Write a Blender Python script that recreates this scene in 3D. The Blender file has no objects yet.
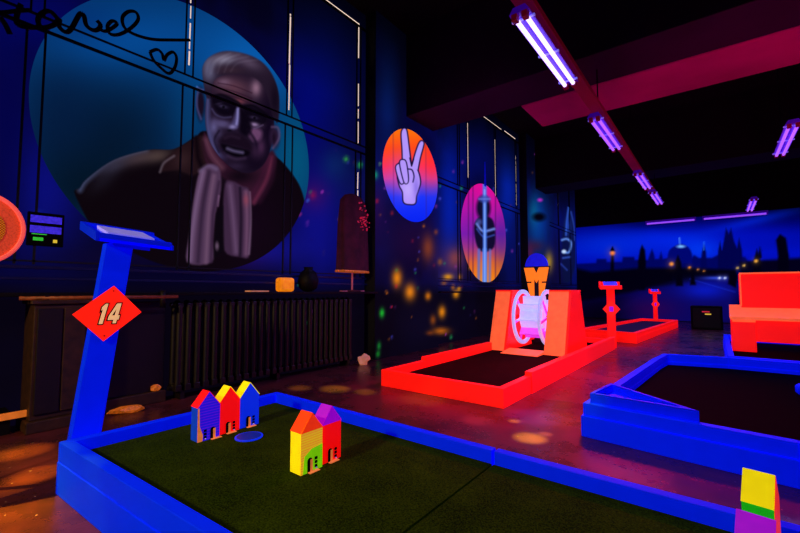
import bpy, bmesh, math, random
import numpy as np
from mathutils import Vector, Matrix
random.seed(7)
rng = np.random.default_rng(11)
scene = bpy.context.scene
col = scene.collection

# ------------------------------------------------------------------ camera
F = 406.0; CX = 400.0; CY = 266.5; H = 1.0
YAW = math.atan2(318, F); PITCH = math.atan2(24, F)
fw = Vector((-math.sin(YAW)*math.cos(PITCH), math.cos(YAW)*math.cos(PITCH), math.sin(PITCH)))
rt = Vector((math.cos(YAW), math.sin(YAW), 0)); up = rt.cross(fw)
cam_d = bpy.data.cameras.new('camera'); cam = bpy.data.objects.new('camera', cam_d); col.objects.link(cam)
cam.matrix_world = Matrix(((rt.x, up.x, -fw.x, 0), (rt.y, up.y, -fw.y, 0), (rt.z, up.z, -fw.z, H), (0, 0, 0, 1)))
cam_d.sensor_width = 36.0; cam_d.lens = 36.0*F/800.0; cam_d.clip_start = 0.05; cam_d.clip_end = 100
scene.camera = cam
scene.view_settings.view_transform = 'Standard'
scene.view_settings.look = 'None'
scene.view_settings.exposure = 0.0

def ray(x, y): return fw*F + rt*(x-CX) + up*(CY-y)
def on_x(x, y, X):
    d = ray(x, y); return Vector((0, 0, H)) + d*(X/d.x)
def on_z(x, y, z=0.0):
    d = ray(x, y); return Vector((0, 0, H)) + d*((z-H)/d.z)
def pixel(P):                       # (n,3) array of world points -> photo coordinates, used to trace the wall paintings
    V = P - np.array([0, 0, H])
    w = V @ np.array(fw)
    return CX + F*(V @ np.array(rt))/w, CY - F*(V @ np.array(up))/w

# ------------------------------------------------------------------ colour, materials
def lin1(c):
    c = c/255.0
    return c/12.92 if c <= 0.04045 else ((c+0.055)/1.055)**2.4
def lin(r, g, b): return (lin1(r), lin1(g), lin1(b), 1.0)
def np_lin(A):
    A = np.clip(A, 0, 255)/255.0
    return np.where(A <= 0.04045, A/12.92, ((A+0.055)/1.055)**2.4)

def new_mat(name):
    m = bpy.data.materials.new(name); m.use_nodes = True
    nt = m.node_tree; return m, nt, nt.nodes, nt.links, nt.nodes['Principled BSDF']
def paint(name, rgb, rough=0.5, emit=0.0, ergb=None, noise=0.12, nscale=14.0, bump=0.0, metallic=0.0, spec=0.5):
    m, nt, N, L, b = new_mat(name)
    c = lin(*rgb); e = lin(*(ergb or rgb))
    tc = N.new('ShaderNodeTexCoord'); nz = N.new('ShaderNodeTexNoise')
    nz.inputs['Scale'].default_value = nscale; nz.inputs['Detail'].default_value = 5
    L.new(tc.outputs['Object'], nz.inputs['Vector'])
    mp = N.new('ShaderNodeMapRange')
    mp.inputs['From Min'].default_value = 0.3; mp.inputs['From Max'].default_value = 0.7
    mp.inputs['To Min'].default_value = 1-noise; mp.inputs['To Max'].default_value = 1+noise*0.5
    L.new(nz.outputs['Fac'], mp.inputs['Value'])
    mx = N.new('ShaderNodeVectorMath'); mx.operation = 'SCALE'
    mx.inputs[0].default_value = c[:3]
    L.new(mp.outputs['Result'], mx.inputs['Scale'])
    L.new(mx.outputs['Vector'], b.inputs['Base Color'])
    b.inputs['Roughness'].default_value = rough; b.inputs['Metallic'].default_value = metallic
    b.inputs['Specular IOR Level'].default_value = spec
    if emit > 0:
        mx2 = N.new('ShaderNodeVectorMath'); mx2.operation = 'SCALE'; mx2.inputs[0].default_value = e[:3]
        L.new(mp.outputs['Result'], mx2.inputs['Scale'])
        L.new(mx2.outputs['Vector'], b.inputs['Emission Color'])
        b.inputs['Emission Strength'].default_value = emit
    if bump > 0:
        bp = N.new('ShaderNodeBump'); bp.inputs['Strength'].default_value = bump; bp.inputs['Distance'].default_value = 0.01
        L.new(nz.outputs['Fac'], bp.inputs['Height']); L.new(bp.outputs['Normal'], b.inputs['Normal'])
    return m
def glow(name, rgb, strength):
    m, nt, N, L, b = new_mat(name)
    b.inputs['Base Color'].default_value = lin(*rgb)
    b.inputs['Emission Color'].default_value = lin(*rgb); b.inputs['Emission Strength'].default_value = strength
    return m
def vcol_mat(name, emit, rough=0.7, base=1.0):
    m, nt, N, L, b = new_mat(name)
    a = N.new('ShaderNodeAttribute'); a.attribute_name = 'Col'
    sc = N.new('ShaderNodeVectorMath'); sc.operation = 'SCALE'; sc.inputs['Scale'].default_value = base
    L.new(a.outputs['Color'], sc.inputs[0]); L.new(sc.outputs['Vector'], b.inputs['Base Color'])
    L.new(a.outputs['Color'], b.inputs['Emission Color']); b.inputs['Emission Strength'].default_value = emit
    b.inputs['Roughness'].default_value = rough; b.inputs['Specular IOR Level'].default_value = 0.04
    return m
def bricks(name, c1, c2, mortar, emit, scale=40.0):
    m, nt, N, L, b = new_mat(name)
    tc = N.new('ShaderNodeTexCoord'); mpg = N.new('ShaderNodeMapping')
    mpg.inputs['Rotation'].default_value = (math.radians(90), 0, math.radians(90))
    L.new(tc.outputs['Object'], mpg.inputs['Vector'])
    br = N.new('ShaderNodeTexBrick'); br.inputs['Scale'].default_value = scale
    br.inputs['Color1'].default_value = lin(*c1); br.inputs['Color2'].default_value = lin(*c2); br.inputs['Mortar'].default_value = lin(*mortar)
    br.inputs['Mortar Size'].default_value = 0.06
    L.new(mpg.outputs['Vector'], br.inputs['Vector'])
    L.new(br.outputs['Color'], b.inputs['Base Color']); L.new(br.outputs['Color'], b.inputs['Emission Color'])
    b.inputs['Emission Strength'].default_value = emit; b.inputs['Roughness'].default_value = 0.6
    return m

EB = 0.60
M = {}
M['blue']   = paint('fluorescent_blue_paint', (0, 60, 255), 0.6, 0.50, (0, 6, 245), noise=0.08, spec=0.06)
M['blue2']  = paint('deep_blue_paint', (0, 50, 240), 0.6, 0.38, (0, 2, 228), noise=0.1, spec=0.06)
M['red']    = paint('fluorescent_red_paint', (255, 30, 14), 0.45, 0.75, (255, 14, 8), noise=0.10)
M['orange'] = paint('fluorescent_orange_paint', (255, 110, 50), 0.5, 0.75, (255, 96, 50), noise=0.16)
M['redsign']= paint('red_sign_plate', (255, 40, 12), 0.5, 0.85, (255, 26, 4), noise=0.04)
M['cream']  = paint('cream_lettering', (250, 190, 130), 0.6, 0.65, noise=0.03)
M['black']  = paint('matt_black', (4, 3, 5), 0.7, 0, noise=0.2, spec=0.1)
M['dark']   = paint('dark_painted_metal', (11, 7, 9), 0.6, 0, noise=0.3, nscale=9, spec=0.2)
M['iron']   = paint('dark_cast_iron', (24, 13, 9), 0.5, 0, noise=0.45, nscale=22, bump=0.25)
M['wood_dk']= paint('dark_stained_wood', (62, 34, 15), 0.55, 0, noise=0.5, nscale=18, bump=0.2)
M['plank']  = paint('lit_plinth_board', (235, 130, 45), 0.6, 0.45, (235, 120, 40), noise=0.2)  # orange light falling on the plinth, put into colour and glow
M['navy']   = paint('navy_wall_trim', (8, 10, 70), 0.5, 0.05, (4, 14, 110), noise=0.3)
M['line']   = paint('dark_groove', (1, 3, 14), 0.7, 0, noise=0.2)
M['beam']   = paint('dark_ceiling_paint', (9, 5, 10), 0.9, 0, noise=0.2, nscale=2)
M['beamlit']= paint('violet_lit_beam', (62, 26, 60), 0.9, 0, noise=0.2, nscale=1.5, spec=0.1)  # lit copy of the dark ceiling paint, violet light in its colour
M['magenta']= paint('pink_lit_bulkhead', (190, 40, 110), 0.9, 0.10, (150, 5, 75), noise=0.3, nscale=0.8, spec=0.1)  # pink light on the underside, put into colour and a weak glow
M['trunk']  = paint('red_glow_trunking', (150, 20, 60), 0.45, 0.10, (170, 5, 50), noise=0.2, nscale=3)  # dark trunking, its red glow put into the colour
M['violet_box'] = paint('violet_lamp_housing', (90, 40, 200), 0.4, 0.25, (70, 0, 190), noise=0.1)
M['tube']   = glow('violet_tube', (196, 170, 255), 2.6)
M['tube2']  = glow('deep_violet_tube', (168, 90, 255), 1.3)
M['tube3']  = glow('far_violet_tube', (165, 80, 255), 0.85)
M['daylight'] = glow('daylight_sliver', (255, 225, 205), 0.85)
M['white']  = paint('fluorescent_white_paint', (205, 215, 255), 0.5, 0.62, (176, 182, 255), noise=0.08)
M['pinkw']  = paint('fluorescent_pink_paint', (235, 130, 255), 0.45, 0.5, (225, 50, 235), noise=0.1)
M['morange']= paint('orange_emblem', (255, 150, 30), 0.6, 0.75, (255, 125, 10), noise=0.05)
M['domeblue']= paint('blue_dome', (15, 30, 220), 0.6, 0.55, (5, 12, 205), noise=0.2)
M['amber']  = paint('amber_wax', (255, 150, 20), 0.5, 0.75, (245, 130, 5), noise=0.35, nscale=30)
M['gold']   = paint('gold_trim', (230, 130, 40), 0.5, 0.30, (220, 100, 15), noise=0.5, nscale=60)
M['maroon'] = paint('maroon_velvet', (75, 12, 30), 0.85, 0.16, (60, 4, 24), noise=0.5, nscale=8)
M['pale']   = paint('pale_scrap', (240, 170, 130), 0.7, 0.35, (225, 135, 100), noise=0.2)
M['pinkrim']= paint('coral_rim', (255, 110, 90), 0.5, 0.55, (255, 80, 85), noise=0.08)
M['paper']  = paint('score_card', (190, 190, 255), 0.6, 0.35, (120, 120, 255), noise=0.1)
M['lcd']    = paint('violet_display', (90, 70, 255), 0.4, 0.6, (60, 45, 240), noise=0.5, nscale=60)
M['green_led'] = paint('green_mark', (60, 230, 60), 0.5, 0.5, noise=0.3, nscale=40)
M['yellow_led'] = paint('yellow_mark', (240, 210, 60), 0.5, 0.6, noise=0.1)
M['yellow'] = paint('fluorescent_yellow_paint', (255, 235, 0), 0.5, 0.62, (255, 232, 0), noise=0.12, nscale=30)
M['hred']   = paint('house_red_paint', (255, 20, 8), 0.5, 0.75, (255, 8, 2), noise=0.10, nscale=30)
M['hblue']  = paint('house_blue_paint', (10, 60, 255), 0.5, 0.60, (0, 45, 245), noise=0.10, nscale=30)
M['hblue2'] = paint('house_sea_blue_paint', (10, 70, 200), 0.5, 0.5, (0, 55, 190), noise=0.12, nscale=30)
M['hpurple']= paint('house_purple_paint', (170, 20, 220), 0.5, 0.66, (165, 0, 215), noise=0.10, nscale=30)
M['hgreen'] = paint('house_green_paint', (30, 190, 10), 0.5, 0.60, (10, 175, 0), noise=0.12, nscale=30)
M['hlime']  = paint('house_lime_paint', (140, 230, 10), 0.5, 0.62, (130, 225, 0), noise=0.2, nscale=30)
M['horange']= paint('house_orange_paint', (255, 80, 10), 0.5, 0.70, (255, 52, 0), noise=0.14, nscale=30)
M['hdoor']  = paint('house_door_orange', (235, 130, 60), 0.6, 0.55, noise=0.2, nscale=40)
M['brickA'] = bricks('blue_purple_bricks', (20, 20, 235), (30, 10, 220), (110, 10, 220), 0.62, 34)
M['brickD'] = bricks('yellow_orange_bricks', (250, 200, 20), (240, 180, 40), (255, 130, 40), 0.62, 46)

def floor_mat():
    m, nt, N, L, b = new_mat('dark_polished_floor')
    tc = N.new('ShaderNodeTexCoord')
    n1 = N.new('ShaderNodeTexNoise'); n1.inputs['Scale'].default_value = 2.2; n1.inputs['Detail'].default_value = 8; n1.inputs['Roughness'].default_value = 0.65
    L.new(tc.outputs['Object'], n1.inputs['Vector'])
    r1 = N.new('ShaderNodeValToRGB')
    r1.color_ramp.elements[0].position = 0.32; r1.color_ramp.elements[0].color = (0.022, 0.008, 0.011, 1)
    r1.color_ramp.elements[1].position = 0.72; r1.color_ramp.elements[1].color = (0.15, 0.024, 0.030, 1)
    L.new(n1.outputs['Fac'], r1.inputs['Fac'])
    v = N.new('ShaderNodeTexVoronoi'); v.inputs['Scale'].default_value = 26
    L.new(tc.outputs['Object'], v.inputs['Vector'])
    lt = N.new('ShaderNodeMath'); lt.operation = 'LESS_THAN'; lt.inputs[1].default_value = 0.10
    L.new(v.outputs['Distance'], lt.inputs[0])
    sep = N.new('ShaderNodeSeparateColor'); L.new(v.outputs['Color'], sep.inputs['Color'])
    gt = N.new('ShaderNodeMath'); gt.operation = 'GREATER_THAN'; gt.inputs[1].default_value = 0.80
    L.new(sep.outputs['Red'], gt.inputs[0])
    mu = N.new('ShaderNodeMath'); mu.operation = 'MULTIPLY'; L.new(lt.outputs[0], mu.inputs[0]); L.new(gt.outputs[0], mu.inputs[1])
    mx = N.new('ShaderNodeMix'); mx.data_type = 'RGBA'
    L.new(mu.outputs[0], mx.inputs['Factor']); L.new(r1.outputs['Color'], mx.inputs['A']); mx.inputs['B'].default_value = (0.55, 0.32, 0.25, 1)
    L.new(mx.outputs['Result'], b.inputs['Base Color'])
    r2 = N.new('ShaderNodeMapRange'); r2.inputs['To Min'].default_value = 0.14; r2.inputs['To Max'].default_value = 0.42
    L.new(n1.outputs['Fac'], r2.inputs['Value']); L.new(r2.outputs['Result'], b.inputs['Roughness'])
    n2 = N.new('ShaderNodeTexNoise'); n2.inputs['Scale'].default_value = 60; n2.inputs['Detail'].default_value = 4
    L.new(tc.outputs['Object'], n2.inputs['Vector'])
    bp = N.new('ShaderNodeBump'); bp.inputs['Strength'].default_value = 0.12; bp.inputs['Distance'].default_value = 0.01
    L.new(n2.outputs['Fac'], bp.inputs['Height']); L.new(bp.outputs['Normal'], b.inputs['Normal'])
    b.inputs['Specular IOR Level'].default_value = 0.3
    return m
M['floor'] = floor_mat()
def turf_mat(name, c0, c1, emit):
    m, nt, N, L, b = new_mat(name)
    tc = N.new('ShaderNodeTexCoord')
    n1 = N.new('ShaderNodeTexNoise'); n1.inputs['Scale'].default_value = 170; n1.inputs['Detail'].default_value = 3
    n3 = N.new('ShaderNodeTexNoise'); n3.inputs['Scale'].default_value = 5; n3.inputs['Detail'].default_value = 4
    for n in (n1, n3): L.new(tc.outputs['Object'], n.inputs['Vector'])
    ad = N.new('ShaderNodeMath'); ad.operation = 'MULTIPLY_ADD'; ad.inputs[1].default_value = 0.75
    hm = N.new('ShaderNodeMath'); hm.operation = 'MULTIPLY'; hm.inputs[1].default_value = 0.25
    L.new(n3.outputs['Fac'], hm.inputs[0]); L.new(n1.outputs['Fac'], ad.inputs[0]); L.new(hm.outputs[0], ad.inputs[2])
    r = N.new('ShaderNodeValToRGB'); r.color_ramp.elements[0].position = 0.36; r.color_ramp.elements[1].position = 0.66
    r.color_ramp.elements[0].color = lin(*c0); r.color_ramp.elements[1].color = lin(*c1)
    L.new(ad.outputs[0], r.inputs['Fac']); L.new(r.outputs['Color'], b.inputs['Base Color'])
    L.new(r.outputs['Color'], b.inputs['Emission Color']); b.inputs['Emission Strength'].default_value = emit
    bp = N.new('ShaderNodeBump'); bp.inputs['Strength'].default_value = 0.6; bp.inputs['Distance'].default_value = 0.006
    L.new(n1.outputs['Fac'], bp.inputs['Height']); L.new(bp.outputs['Normal'], b.inputs['Normal'])
    b.inputs['Roughness'].default_value = 0.95; b.inputs['Specular IOR Level'].default_value = 0.02
    return m
M['turf'] = turf_mat('olive_green_turf', (14, 23, 0), (56, 76, 2), 0.08)
M['turf_dk'] = turf_mat('black_turf', (1, 1, 1), (4, 2, 2), 0.0)
M['turf_maroon'] = turf_mat('dark_maroon_turf', (10, 3, 3), (40, 10, 10), 0.05)
def mesh_disc_mat():
    m, nt, N, L, b = new_mat('orange_woven_mesh')
    tc = N.new('ShaderNodeTexCoord'); ck = N.new('ShaderNodeTexChecker'); ck.inputs['Scale'].default_value = 150
    L.new(tc.outputs['Object'], ck.inputs['Vector'])
    ck.inputs['Color1'].default_value = lin(205, 105, 15); ck.inputs['Color2'].default_value = lin(120, 45, 10)
    L.new(ck.outputs['Color'], b.inputs['Base Color']); L.new(ck.outputs['Color'], b.inputs['Emission Color'])
    b.inputs['Emission Strength'].default_value = 0.5
    return m
M['weave'] = mesh_disc_mat()

# ------------------------------------------------------------------ mesh helpers
class MB:
    def __init__(s): s.bm = bmesh.new()
    def hexa(s, v):            # 8 corners: bottom ring 0-3, top ring 4-7
        V = [s.bm.verts.new(p) for p in v]
        for f in ((3, 2, 1, 0), (4, 5, 6, 7), (0, 1, 5, 4), (1, 2, 6, 5), (2, 3, 7, 6), (3, 0, 4, 7)):
            s.bm.faces.new([V[i] for i in f])
        return s
    def box(s, x0, y0, z0, x1, y1, z1):
        return s.hexa([(x0, y0, z0), (x1, y0, z0), (x1, y1, z0), (x0, y1, z0), (x0, y0, z1), (x1, y0, z1), (x1, y1, z1), (x0, y1, z1)])
    def prism(s, pts, d):      # planar polygon extruded by vector d
        d = Vector(d); A = [s.bm.verts.new(Vector(p)) for p in pts]; B = [s.bm.verts.new(Vector(p)+d) for p in pts]
        n = len(pts)
        s.bm.faces.new(A[::-1]); s.bm.faces.new(B)
        for i in range(n): s.bm.faces.new((A[i], A[(i+1) % n], B[(i+1) % n], B[i]))
        return s
    def tube(s, p, q, r, r2=None, seg=14, caps=True):
        p = Vector(p); q = Vector(q); r2 = r if r2 is None else r2
        d = (q-p).normalized(); a = d.orthogonal().normalized(); b = d.cross(a)
        A = []; B = []
        for i in range(seg):
            t = 2*math.pi*i/seg; o = a*math.cos(t)+b*math.sin(t)
            A.append(s.bm.verts.new(p+o*r)); B.append(s.bm.verts.new(q+o*r2))
        for i in range(seg): s.bm.faces.new((A[i], A[(i+1) % seg], B[(i+1) % seg], B[i]))
        if caps: s.bm.faces.new(A[::-1]); s.bm.faces.new(B)
        return s
    def bar(s, p, q, w, h, upv=(0, 0, 1)):
        p = Vector(p); q = Vector(q); d = (q-p).normalized(); u = Vector(upv)
        sd = d.cross(u).normalized(); u = sd.cross(d).normalized()
        v = []
        for e in (-h/2, h/2):
            v += [p-sd*w/2+u*e, p+sd*w/2+u*e, q+sd*w/2+u*e, q-sd*w/2+u*e]
        return s.hexa(v)
    def lathe(s, prof, seg=28, center=(0, 0, 0), wob=None, axis='z'):
        rings = []
        c = Vector(center)
        for (r, h) in prof:
            ring = []
            for i in range(seg):
                t = 2*math.pi*i/seg; rr = r*(1+(wob(t, h) if wob else 0))
                P = (rr*math.cos(t), rr*math.sin(t), h)
                if axis == 'x': P = (P[2], P[0], P[1])
                ring.append(s.bm.verts.new(c+Vector(P)))
            rings.append(ring)
        for k in range(len(rings)-1):
            A, B = rings[k], rings[k+1]
            for i in range(seg): s.bm.faces.new((A[i], A[(i+1) % seg], B[(i+1) % seg], B[i]))
        for ring, rev in ((rings[0], True), (rings[-1], False)):
            s.bm.faces.new(ring[::-1] if rev else ring)
        return s
    def annulus(s, c, axis, r0, r1, t, seg=40):     # flat ring centred c, axis 'x', thickness t
        c = Vector(c); R = []
        for (r, e) in ((r0, -t/2), (r1, -t/2), (r1, t/2), (r0, t/2)):
            ring = []
            for i in range(seg):
                a = 2*math.pi*i/seg
                ring.append(s.bm.verts.new(c+Vector((e, r*math.cos(a), r*math.sin(a)))))
            R.append(ring)
        for k in range(4):
            A, B = R[k], R[(k+1) % 4]
            for i in range(seg): s.bm.faces.new((A[i], A[(i+1) % seg], B[(i+1) % seg], B[i]))
        return s
    def build(s, name, mat, parent=None, bevel=0.0, smooth=False, world=False):
        bm = s.bm
        bmesh.ops.recalc_face_normals(bm, faces=bm.faces)
        if parent is not None and not world:
            pass
        me = bpy.data.meshes.new(name); bm.to_mesh(me); bm.free()
        o = bpy.data.objects.new(name, me); col.objects.link(o)
        me.materials.append(mat)
        if smooth:
            for p in me.polygons: p.use_smooth = True
        if bevel > 0:
            md = o.modifiers.new('bevel', 'BEVEL'); md.width = bevel; md.segments = 2; md.limit_method = 'ANGLE'
        if parent is not None:
            o.parent = parent
            if world:                        # vertices given in world space: shift into the parent's space
                root = parent; off = Vector(root.location)
                while root.parent: root = root.parent; off += Vector(root.location)
                me.transform(Matrix.Translation(-off))
        return o
def tag(o, label=None, cat=None, group=None, kind=None):
    if label: o['label'] = label
    if cat: o['category'] = cat
    if group: o['group'] = group
    if kind: o['kind'] = kind
    return o
def empty(name, loc, label, cat, group=None, rz=0.0):
    o = bpy.data.objects.new(name, None); col.objects.link(o); o.location = loc; o.rotation_euler = (0, 0, rz)
    o.empty_display_size = 0.1
    return tag(o, label, cat, group)
def struct(o): o['kind'] = 'structure'; return o
def copy_tree(o, parent=None):
    c = o.copy(); col.objects.link(c); c.parent = parent
    for ch in list(o.children): copy_tree(ch, c)
    return c

# ------------------------------------------------------------------ painter for the wall paintings
def sstep(d, soft): return np.clip(0.5 - d/(2*max(soft, 1e-6)), 0, 1)
class Painter:
    def __init__(s, U, V, base):
        s.K = 1.0; s.U = U; s.V = V; s.C = np.tile(np.array(base, float), (len(U), 1))
    def mixin(s, a, color, op=1.0):
        a = (a*op*s.K)[:, None]; c = np.array(color, float)
        if c.ndim == 1: c = c[None, :]
        s.C = s.C*(1-a)+c*a
    def ell(s, cx, cy, rx, ry, color, soft=0.3, op=1.0, rot=0.0):
        t = math.radians(rot); x = s.U-cx; y = s.V-cy
        u = (x*math.cos(t)+y*math.sin(t))/rx; v = (-x*math.sin(t)+y*math.cos(t))/ry
        s.mixin(sstep(np.sqrt(u*u+v*v)-1, soft), color, op)
    def haze(s, cx, cy, rx, ry, color, op=1.0, rot=0.0):
        t = math.radians(rot); x = s.U-cx; y = s.V-cy
        u = (x*math.cos(t)+y*math.sin(t))/rx; v = (-x*math.sin(t)+y*math.cos(t))/ry
        s.mixin(np.exp(-(u*u+v*v)), color, op)
    def _segd(s, P, closed):
        d = np.full(len(s.U), 1e9); n = len(P)
        for i in range(n if closed else n-1):
            ax, ay = P[i]; bx, by = P[(i+1) % n]
            ex, ey = bx-ax, by-ay; l2 = ex*ex+ey*ey+1e-9
            t = np.clip(((s.U-ax)*ex+(s.V-ay)*ey)/l2, 0, 1)
            d = np.minimum(d, np.hypot(s.U-ax-t*ex, s.V-ay-t*ey))
        return d
    def clip(s, *polys):               # keep the following strokes inside these outlines
        s.K = 1.0
        if polys:
            k = np.zeros(len(s.U))
            for P in polys: k = np.maximum(k, s.cover(P, 0.7))
            s.K = k
    def poly(s, P, color, soft=0.8, op=1.0):
        s.mixin(s.cover(P, soft), color, op)
    def cover(s, P, soft):
        inside = np.zeros(len(s.U), bool); n = len(P)
        for i in range(n):
            ax, ay = P[i]; bx, by = P[(i+1) % n]
            c = ((ay > s.V) != (by > s.V)) & (s.U < (bx-ax)*(s.V-ay)/((by-ay) if by != ay else 1e-9)+ax)
            inside ^= c
        d = s._segd(P, True); d = np.where(inside, -d, d)
        return sstep(d, soft)
    def line(s, P, w, color, soft=0.6, op=1.0):
        s.mixin(sstep(s._segd(P, False)-w/2, soft), color, op)
def smooth_path(P, n=8, closed=False):
    out = []; m = len(P)
    for i in range(m if closed else m-1):
        p0 = P[(i-1) % m] if closed or i > 0 else P[i]; p1 = P[i]; p2 = P[(i+1) % m]; p3 = P[(i+2) % m] if closed or i+2 < m else p2
        for k in range(n):
            t = k/n
            out.append(tuple(0.5*((2*b)+(-a+c)*t+(2*a-5*b+4*c-d)*t*t+(-a+3*b-3*c+d)*t**3) for a, b, c, d in zip(p0, p1, p2, p3)))
    if not closed: out.append(tuple(P[-1]))
    return out
def vnoise(P, scale, seed):
    r = np.random.default_rng(seed); T = r.random((64, 64))
    x = P[:, 0]*scale; y = P[:, 1]*scale
    xi = np.floor(x).astype(int); yi = np.floor(y).astype(int); fx = x-xi; fy = y-yi
    fx = fx*fx*(3-2*fx); fy = fy*fy*(3-2*fy)
    g = lambda a, b: T[a % 64, b % 64]
    return (g(xi, yi)*(1-fx)+g(xi+1, yi)*fx)*(1-fy)+(g(xi, yi+1)*(1-fx)+g(xi+1, yi+1)*fx)*fy

def colored_mesh(name, verts, faces, painter_fn, mat, parent=None):
    P = np.array(verts, float); U, V = pixel(P)
    C = painter_fn(P, U, V)
    C = np.concatenate([np_lin(C), np.ones((len(P), 1))], 1).astype(np.float32)
    me = bpy.data.meshes.new(name); me.from_pydata([tuple(v) for v in verts], [], faces); me.update()
    at = me.color_attributes.new('Col', 'FLOAT_COLOR', 'POINT'); at.data.foreach_set('color', C.ravel())
    me.materials.append(mat)
    o = bpy.data.objects.new(name, me); col.objects.link(o)
    if parent: o.parent = parent
    return o
def grid_x(X, y0, y1, z0, z1, step):      # wall grid in the plane x = X facing +x
    ny = max(2, int(round((y1-y0)/step))+1); nz = max(2, int(round((z1-z0)/step))+1)
    ys = np.linspace(y0, y1, ny); zs = np.linspace(z0, z1, nz)
    v = [(X, y, z) for z in zs for y in ys]
    f = [(j*ny+i, j*ny+i+1, (j+1)*ny+i+1, (j+1)*ny+i) for j in range(nz-1) for i in range(ny-1)]
    return v, f
def grid_y(Y, x0, x1, z0, z1, step):      # wall grid in the plane y = Y facing -y
    nx = max(2, int(round((x1-x0)/step))+1); nz = max(2, int(round((z1-z0)/step))+1)
    xs = np.linspace(x0, x1, nx); zs = np.linspace(z0, z1, nz)
    v = [(x, Y, z) for z in zs for x in xs]
    f = [(j*nx+i, j*nx+i+1, (j+1)*nx+i+1, (j+1)*nx+i) for j in range(nz-1) for i in range(nx-1)]
    return v, f
def disc_x(X, cy, cz, R, step):           # round patch in the plane x = X, polar rings
    nr = max(4, int(R/step)); v = [(X, cy, cz)]; f = []
    seg = max(48, int(2*math.pi*R/step*0.8))
    for k in range(1, nr+1):
        r = R*k/nr
        for i in range(seg):
            a = 2*math.pi*i/seg; v.append((X, cy+r*math.cos(a), cz+r*math.sin(a)))
    for i in range(seg): f.append((0, 1+i, 1+(i+1) % seg))
    for k in range(nr-1):
        a = 1+k*seg; b = a+seg
        for i in range(seg): f.append((a+i, b+i, b+(i+1) % seg, a+(i+1) % seg))
    return v, f
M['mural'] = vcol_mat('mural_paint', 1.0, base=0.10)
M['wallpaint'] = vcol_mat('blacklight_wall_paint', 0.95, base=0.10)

# ------------------------------------------------------------------ room shell
WX = -4.15; PX = -3.94; BY = 16.0; CEIL = 5.25
struct(MB().box(WX-0.2, -3.0, -0.1, 5.0, BY+0.2, 0.0).build('floor', M['floor']))
struct(MB().box(WX-0.2, -3.0, CEIL, 5.0, BY+0.2, CEIL+0.1).build('ceiling', M['beam']))
struct(MB().box(5.0, -3.0, -0.1, 5.2, BY+0.2, CEIL+0.1).build('wall_right', M['dark']))
struct(MB().box(WX-0.2, -3.2, -0.1, 5.2, -3.0, CEIL+0.1).build('wall_front', M['dark']))

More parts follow.
